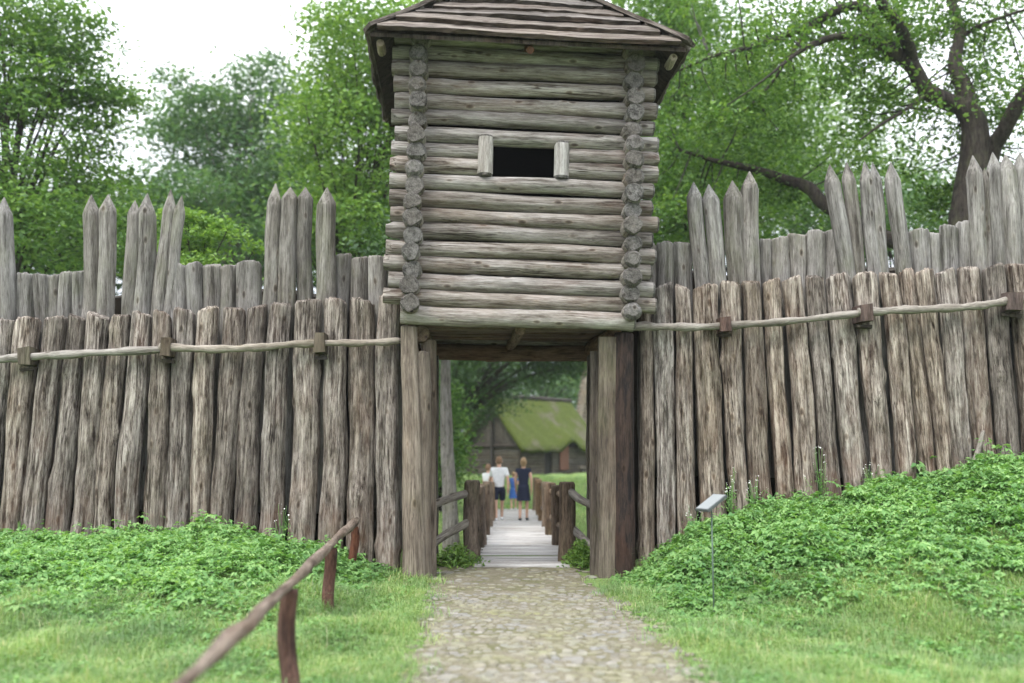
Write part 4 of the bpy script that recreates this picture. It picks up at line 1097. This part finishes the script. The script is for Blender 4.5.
# seen through the gateway
G2 = 'trees seen through the gateway'
tree('tree with a straight grey trunk beside the footbridge', gb(451, 24), [blob(440, 270, 24, 70, 60, 3), blob(470, 240, 24, 80, 60, 3)], 'leafdark', 9000, .2, .7, .28, 'greytrunk', seed=41, group=G2, trunk_top=W3(447, 200, 24), bmin=.6)
tree('dark tree hanging low over the cottage ridge', gb(425, 52), [blob(510, 352, 52, 70, 32, 4), blob(455, 385, 50, 20, 45, 3), blob(560, 345, 52, 40, 35, 3), blob(488, 392, 56, 26, 18, 2)], 'leafdark', 16000, .24, .8, .3, seed=43, group=G2)
tree('leafy undergrowth tree at the left end of the moat', gb(440, 33), [blob(443, 455, 33, 14, 55, 1.2), blob(436, 400, 34, 16, 40, 1.2)], 'leaf', 6000, .18, .5, .12, seed=44, group=G2)
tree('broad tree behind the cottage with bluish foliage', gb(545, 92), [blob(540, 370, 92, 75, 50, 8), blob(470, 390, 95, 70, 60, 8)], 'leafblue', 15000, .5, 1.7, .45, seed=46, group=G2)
tree('distant bright tree beyond the pale log building', gb(600, 110), [blob(600, 405, 110, 60, 55, 9)], 'leafbright', 9000, .6, 2.0, .45, seed=47, group=G2)
tree('far dark tree closing the view behind the grey trunk', gb(455, 75), [blob(452, 400, 75, 50, 70, 7)], 'leafdark', 10000, .45, 1.5, .4, seed=48, group=G2)

# the oak at right: limbs traced as real branches, foliage round them
oak = thing('oak_tree', 'old oak with thick crooked dark limbs spreading over the right palisade', 'tree', gb(962, 22), 0, TR)
ob = Vector(gb(962, 22))
def limb(pix, w, mb, Ys=None):
    n = len(pix); Ys = Ys or [22] * n
    pts = curve_pts([P(x, y, Y) for (x, y), Y in zip(pix, Ys)], 6); m = len(pts)
    ws = np.interp(np.linspace(0, n - 1, m), range(n), w)
    mb.tube([p - ob for p in pts], [width_r(q * 1.14, p) for q, p in zip(ws, pts)], 12, True, .05)
    return pts
allp = []
mb = MB(); allp += limb([(958, 330), (964, 230), (974, 160), (974, 125), (962, 104)], [32, 28, 24, 22, 17], mb)
allp += limb([(966, 108), (951, 103), (926, 90), (911, 65), (890, 52), (866, 38), (840, 36), (816, 43), (797, 53), (770, 75)], [17, 16, 15, 13, 11, 7, 6.5, 6, 4, 2], mb, [22, 22, 21.9, 21.8, 21.6, 21.3, 21, 20.8, 20.5, 20])
allp += limb([(905, 60), (886, 42), (874, 20), (858, 6), (835, 11), (812, 24), (786, 35), (764, 43), (735, 51), (710, 57), (680, 70)], [10, 10, 9, 8.5, 8, 7, 6, 5, 4, 3, 2], mb, [21.8, 22, 22.3, 22.5, 22.6, 22.8, 23, 23, 23.2, 23.4, 23.6])
allp += limb([(912, 62), (909, 48), (899, 26), (882, 4), (872, -25)], [11, 11, 10, 9, 8], mb, [21.8, 21.5, 21, 20.6, 20.3])
allp += limb([(972, 128), (966, 94), (955, 64), (959, 37), (955, 11), (940, -25)], [17, 15, 12, 9, 8, 6], mb, [22, 22.3, 22.6, 22.8, 23, 23])
allp += limb([(985, 250), (990, 160), (1004, 131), (1015, 109), (1032, 82), (1060, 40)], [16, 15, 13, 13, 12, 9], mb, [22.2, 22, 21.6, 21.3, 21, 20.6])
allp += limb([(962, 270), (930, 255), (880, 235), (827, 206), (809, 188), (786, 180), (764, 172), (735, 165), (712, 160), (680, 150)], [14, 14, 13, 12, 11, 9, 7, 6, 4, 2.5], mb, [22, 22.3, 22.8, 23.3, 23.5, 23.8, 24, 24, 24.2, 24.3])
allp += limb([(958, 40), (975, 28), (1000, 18), (1030, 8)], [5, 4, 3, 2], mb, [22.8, 22.6, 22.4, 22])
allp += limb([(812, 24), (790, 55), (770, 85), (745, 110)], [4, 3, 2.5, 1.5], mb, [22.8, 22.5, 22.2, 22])
allp += limb([(925, 95), (905, 110), (880, 125), (860, 140)], [4, 3, 2.5, 1.5], mb, [21.9, 21.4, 21, 20.7])
mb.build('trunk', M['trunk'], oak, True, Matrix.Translation(ob))
def proj(p):
    d = Vector(p) - Vector((0, 0, EYE)); f = d.y * math.cos(PITCH) + d.z * math.sin(PITCH); u_ = -d.y * math.sin(PITCH) + d.z * math.cos(PITCH)
    return 512 + d.x / f * F_PX, 341.5 - u_ / f * F_PX
GAPS = [(930, 75, 34, 26), (855, 178, 16, 14), (945, 120, 20, 14), (1000, 130, 16, 16), (818, 60, 26, 8), (965, 35, 0, 0), (905, 130, 16, 14), (1012, 60, 16, 20)]
def oak_gap(p, g):
    x, y = proj(p)
    for cx, cy, a, b in GAPS:
        if a and ((x - cx) / a) ** 2 + ((y - cy) / b) ** 2 < 1: return True
    return False
g = np.random.default_rng(77)
cents = []
lp = [p for p in allp if p.z > ob.z + 3.5]
while len(cents) < 230:
    p = np.array(lp[g.integers(len(lp))]) + g.normal(0, 1, 3) * np.array([.75, .6, .5]) + np.array([0, .75, .1])
    x, y = proj(p)
    if oak_gap(p, g): continue
    cents.append(p)
while len(cents) < 330:
    p = np.array(P(g.uniform(640, 1090), g.uniform(-70, 215), g.uniform(22.5, 27)))
    if oak_gap(p, g): continue
    cents.append(p)
cents = np.array(cents)
pts = clump_leaves(cents, 110, .40 * g.uniform(.6, 1.35, len(cents)), g, .5)
keep = np.ones(len(pts), bool)
V, T3 = leaf_cards(pts, .125, g, .35, .6)
link('crown', np_mesh('crown', V - np.array(ob), [T3], False), M['leafoak'], oak, Matrix.Translation(ob))
tw = MB()
for c in cents[::2]:
    c = Vector(c); q = min(lp, key=lambda p: (p - c).length_squared)
    pp = curve_pts([q - ob, q.lerp(c, .5) - ob + Vector(g.uniform(-.12, .12, 3)), c - ob], 4)
    tw.tube(pp, [.028 * (1 - .75 * i / len(pp)) for i in range(len(pp))], 5, False)
tw.build('branches', M['trunk'], oak, True, Matrix.Translation(ob))

# ------------------------------------------------------------------ ground plants
def cover_line(x):      # where the leafy ground cover gives way to grass (world Y of its near edge)
    return np.where(x < 0, np.interp(x, [-8, -4.5, -2.6, -1.9, -1.5], [9.3, 9.5, 9.7, 10.4, 11.7]), np.interp(x, [1.3, 1.6, 2.2, 4, 8], [11.2, 10.2, 9.7, 9.7, 9.3]))
def wall_front(x):
    px = 512 + x / 12.7 * 950
    return np.interp(px, [-30, 200, 400, 640, 800, 1050], [13.0, 12.85, 12.72, 12.78, 12.75, 12.55]) - .12
def cover(label, x0, x1, seed, dens=520, ylo=8.6, weeds=False):
    g = np.random.default_rng(seed)
    n = int((x1 - x0) * (13.2 - ylo) * dens)
    x = g.uniform(x0, x1, n); y = g.uniform(ylo, 13.2, n)
    edge = cover_line(x) + .35 * np.sin(x * 2.3) + .25 * np.sin(x * 5.1 + 1) + g.normal(0, .42, n)
    if weeds:
        pl, pr = path_edges(y)
        pch = np.sin(x * 2.9 + np.sin(y * 2.3)) * np.sin(y * 3.3 + x) > g.uniform(-.2, 1.3, n)
        edge = np.where(pch & (y < edge + .3) & ((x < pl - .12) | (x > pr + .12)) & (np.abs(x) < y * .6 + .5), -9., 99.)
    k = ((y > edge) | ((g.random(n) < .05) & (not weeds))) & (y < wall_front(x)) & (np.where(x < 0, x < (-1.52 if not weeds else -.9), (x > (1.30 if not weeds else 1.1)) & ((x > 1.72) | (y < 12.3))))
    if not weeds: k &= g.random(n) < np.clip(1.05 + 1.1 * np.sin(x * 3.1 + 1.7 * np.sin(y * 2.6)) * np.sin(y * 3.9 + 1.3 * np.sin(x * 2.2)), .28, 1)
    x, y = x[k], y[k]; n = len(x)
    ht = (.075 + .15 * sst((y - edge[k]) / 2.0) + .055 * np.sin(x * 4.1 + y * 2.2) * np.sin(y * 3.7 - x)) * g.uniform(.65, 1.25, n) * np.where(g.random(n) < .03, 1.6, 1)
    ht *= np.interp(np.abs(x), [1.5, 3.4], [.35, 1.0])
    if weeds: ht = g.uniform(.02, .07, n)
    z = H(x, y)
    # each plant: 5 compound leaves of 3 leaflets
    NL = 5; az = g.uniform(0, 6.28, (n, NL)); rad = g.uniform(.015, .085, (n, NL))
    lx = x[:, None] + np.cos(az) * rad; ly = y[:, None] + np.sin(az) * rad; lz = z[:, None] + ht[:, None] * g.uniform(.55, 1.1, (n, NL))
    ctr = np.stack([lx, ly, lz], -1).reshape(-1, 3); az = az.ravel(); m = len(ctr)
    s = np.repeat(g.uniform(.02, .038, n) * np.where(g.random(n) < .12, 1.7, 1) * (.7 if weeds else 1), NL)
    Vs, Fs = [], []; off = 0
    tiltx = g.normal(0, .35, m); tilty = g.normal(0, .35, m)
    for da in (-1.15, 0, 1.15):
        a = az + da; d = np.stack([np.cos(a), np.sin(a), np.full(m, -.18)], -1); sd_ = np.stack([-np.sin(a), np.cos(a), np.zeros(m)], -1)
        nz = np.stack([tiltx, tilty, np.ones(m)], -1)
        def tl(v): v = v.copy(); v[:, 2] -= v[:, 0] * tiltx + v[:, 1] * tilty; return v
        d, sd2 = tl(d), tl(sd_)
        S = s[:, None]
        p0 = ctr + d * S * .15; p1 = ctr + d * S * .8 + sd2 * S * .48 ; p1[:, 2] += s * .12; p2 = ctr + d * S * 1.7; p2[:, 2] -= s * .2; p3 = ctr + d * S * .8 - sd2 * S * .48; p3[:, 2] += s * .12
        Vs.append(np.stack([p0, p1, p2, p3], 1).reshape(-1, 3)); i = np.arange(m) * 4 + off; off += m * 4
        Fs += [np.stack([i, i + 2, i + 1], 1), np.stack([i, i + 3, i + 2], 1)]
    me = np_mesh('lawn_weeds' if weeds else 'ground_cover', np.concatenate(Vs), [np.concatenate(Fs)], False)
    tag(link('lawn_weeds' if weeds else 'ground_cover', me, M['cover']), label, 'weeds' if weeds else 'ground cover', kind='stuff')
cover('low leafy green plants covering the bank below the palisade left of the path', -8.2, -1.45, 5)
cover('low leafy green plants covering the higher bank behind the info sign', 1.25, 8.4, 6)

cover('small broad leaved weeds scattered through the rough meadow grass', -7, 7, 9, 380, 4.3, True)

def grass(label, name, xr, yr, dens, hmin, hmax, wd, seed, keepf):
    g = np.random.default_rng(seed)
    n = int((xr[1] - xr[0]) * (yr[1] - yr[0]) * dens)
    x = g.uniform(*xr, n); y = g.uniform(*yr, n)
    k = keepf(x, y, g); x, y = x[k], y[k]; n = len(x)
    z = H(x, y) - .005
    pt2 = np.sin(x * 7.3 + 2 * np.sin(y * 3.1)) * np.sin(y * 6.7 + 2 * np.sin(x * 2.7)); pat = .5 + .22 * pt2 + .42 * np.sin(x * 1.7 + 1.3 * np.sin(y * 1.1)) * np.sin(y * 1.9 + np.sin(x * 2.3))
    h = g.uniform(hmin, hmax, n) * (.55 + .75 * pat) * np.where(g.random(n) < .05, 1.9, 1)
    az = g.uniform(0, 6.28, n); lean = g.uniform(.2, 1.9, n) ** 1.1 * h
    dx, dy = np.cos(az), np.sin(az); sx_, sy_ = -dy, dx
    w_ = wd * g.uniform(.6, 1.4, n)
    b = np.stack([x, y, z], -1); s = np.stack([sx_ * w_, sy_ * w_, np.zeros(n)], -1)
    mid = b + np.stack([dx * lean * .35, dy * lean * .35, h * .6], -1); tip = b + np.stack([dx * lean, dy * lean, h * np.maximum(.55, 1 - .35 * (lean / h))], -1)
    V = np.stack([b - s, b + s, mid + s * .8, mid - s * .8, tip], 1).reshape(-1, 3); i = np.arange(n) * 5
    me = np_mesh(name, V, [np.stack([i, i + 1, i + 2, i + 3], 1), np.stack([i + 3, i + 2, i + 4], 1)], False)
    tag(link(name, me, M['grass']), label, 'grass', kind='stuff')
def kf(x, y, g):
    l, r = path_edges(y)
    jl = g.normal(-.02, .13, len(x)) + .07 * np.sin(y * 5) + .05 * np.sin(y * 11 + x) ; 
    onpath = (x > l - jl) & (x < r + jl)
    bare = np.sin(x * 3.3 + 2 + np.sin(y * 4)) * np.sin(y * 2.9 + x) > g.uniform(.72, .98, len(x))
    vis = np.abs(x) < y * .60 + .6
    c = (y > cover_line(x) + .5) & (g.random(len(x)) < .8)
    return ~onpath & ~bare & vis & ~c & (y < wall_front(x)) & ((np.abs(x - .05) > 1.45) | (y < 12.3))
grass('rough green meadow grass in front of the palisade on both sides of the path', 'grass', (-7.6, 7.6), (4.2, 12.8), 4200, .03, .14, .0032, 15, kf)
grass('short green grass of the meadow beyond the gateway and the moat', 'grass', (-9, 9), (14.2, 62), 110, .07, .2, .012, 16, lambda x, y, g: (np.abs(x) < y * .16 + 1.2) & ((x < -.75) | (x > 1.0) | (y > 34)))

def tuft(label, name, cx, cy, rx, ry, n, seed, hh=.32, mat='cover', cat='plant', size=.07):
    g = np.random.default_rng(seed); root = thing(name, label, cat, (cx, cy, float(H(cx, cy))))
    pp = np.stack([g.normal(cx, rx, n), g.normal(cy, ry, n), np.zeros(n)], 1)
    d2 = ((pp[:, 0] - cx) / rx) ** 2 + ((pp[:, 1] - cy) / ry) ** 2
    pp[:, 2] = H(pp[:, 0], pp[:, 1]) + hh * np.exp(-d2 / 4) * g.uniform(.1, 1, n)
    V, T3 = leaf_cards(pp, size, g, .5, .5)
    link('foliage', np_mesh('foliage', V, [T3], False), M[mat], root)
    st = MB()
    for k in range(14):
        q = Vector(pp[g.integers(n)]); st.tube([(cx + (q.x - cx) * .5, cy + (q.y - cy) * .5, float(H(q.x, q.y)) - .03), q], .006, 5, False)
    st.build('stem', M['cover'], root)
tuft('bright fern clump at the foot of the left gate post beside the bridge', 'fern_clump', -.80, 13.95, .17, .22, 900, 51, .32, 'leafbright')
tuft('bright weed clump at the foot of the right gate jamb beside the bridge', 'weed_clump', .98, 13.8, .12, .2, 800, 52, .4, 'leafbright')
tuft('small sprig growing between two palisade logs at the far left', 'sprig', P(21, 515, 12.7).x, 12.72, .04, .04, 60, 53, .62, 'leafbright', size=.05)

def wildflower(px, py, Y, hpx, seed, label, nfl=12):
    g = np.random.default_rng(seed); top = P(px, py, Y); zb_ = float(H(top.x, top.y))
    root = thing('wildflower', label, 'wildflower', (top.x, top.y, zb_), 0, 'white wildflowers at the foot of the logs')
    st = MB(); fl = []; lv = []
    for k in range(nfl):
        q = Vector((top.x + g.normal(0, .07), top.y - abs(g.normal(0, .04)), zb_ + (top.z - zb_) * g.uniform(.55, 1.05)))
        st.tube(curve_pts([(top.x + g.normal(0, .02), top.y, zb_ - .02), ((top.x + q.x) / 2, q.y, zb_ + (q.z - zb_) * .6), q], 4), .0026, 5, False)
        for j in range(3): fl.append(np.array(q) + g.normal(0, .014, 3))
        for j in range(5): lv.append(np.array(q) * .5 + np.array([top.x, top.y, zb_ + .08]) * .5 + g.normal(0, .05, 3))
    st.build('stem', M['cover'], root)
    V, T3 = leaf_cards(np.array(fl), .017, g, .2, .9); link('blossom', np_mesh('blossom', V, [T3], False), M['petal'], root)
    V, T3 = leaf_cards(np.array(lv), .05, g, .3, .4); link('leaves', np_mesh('leaves', V, [T3], False), M['cover'], root)
wildflower(729, 468, 12.5, 50, 1, 'tall white wildflower between two logs just right of the info sign', 14)
wildflower(754, 478, 12.5, 40, 2, 'white wildflower against the second log right of the info sign', 14)
wildflower(692, 506, 12.5, 30, 3, 'low white wildflower just left of the info sign panel', 8)
wildflower(819, 450, 12.45, 50, 4, 'white wildflower in the gap near the middle of the right palisade', 10)
wildflower(870, 462, 12.45, 30, 5, 'sparse white wildflower under the leaning logs of the right palisade', 8)
wildflower(283, 500, 12.5, 40, 6, 'white wildflower standing by the left palisade near the handrail end', 8)

fb = thing('fallen_branch', 'short pale barkless branch leaning on the right palisade foot', 'branch', tuple(P(974, 458, 12.4)))
log_between('branch', P(973, 462, 12.35), P(984, 432, 12.5), .035, .022, M['rail'], fb, bark=.04, bend=.05, seg=10)

# ------------------------------------------------------------------ haze: the air between the palisade and the woods
hb = MB(); hb.box((0, 300, 40), (900, 660, 130))
hz = bpy.data.materials.new('pale_air'); hz.use_nodes = True; hn = hz.node_tree; hn.nodes.clear()
ho = hn.nodes.new('ShaderNodeOutputMaterial'); hv = hn.nodes.new('ShaderNodeVolumePrincipled')
hv.inputs['Color'].default_value = (.9, .95, 1, 1); hv.inputs['Density'].default_value = .000453; hv.inputs['Anisotropy'].default_value = .2
hn.links.new(hv.outputs['Volume'], ho.inputs['Volume'])
tag(hb.build('haze', hz), 'thin pale haze in the air between the trees', 'haze', kind='stuff')
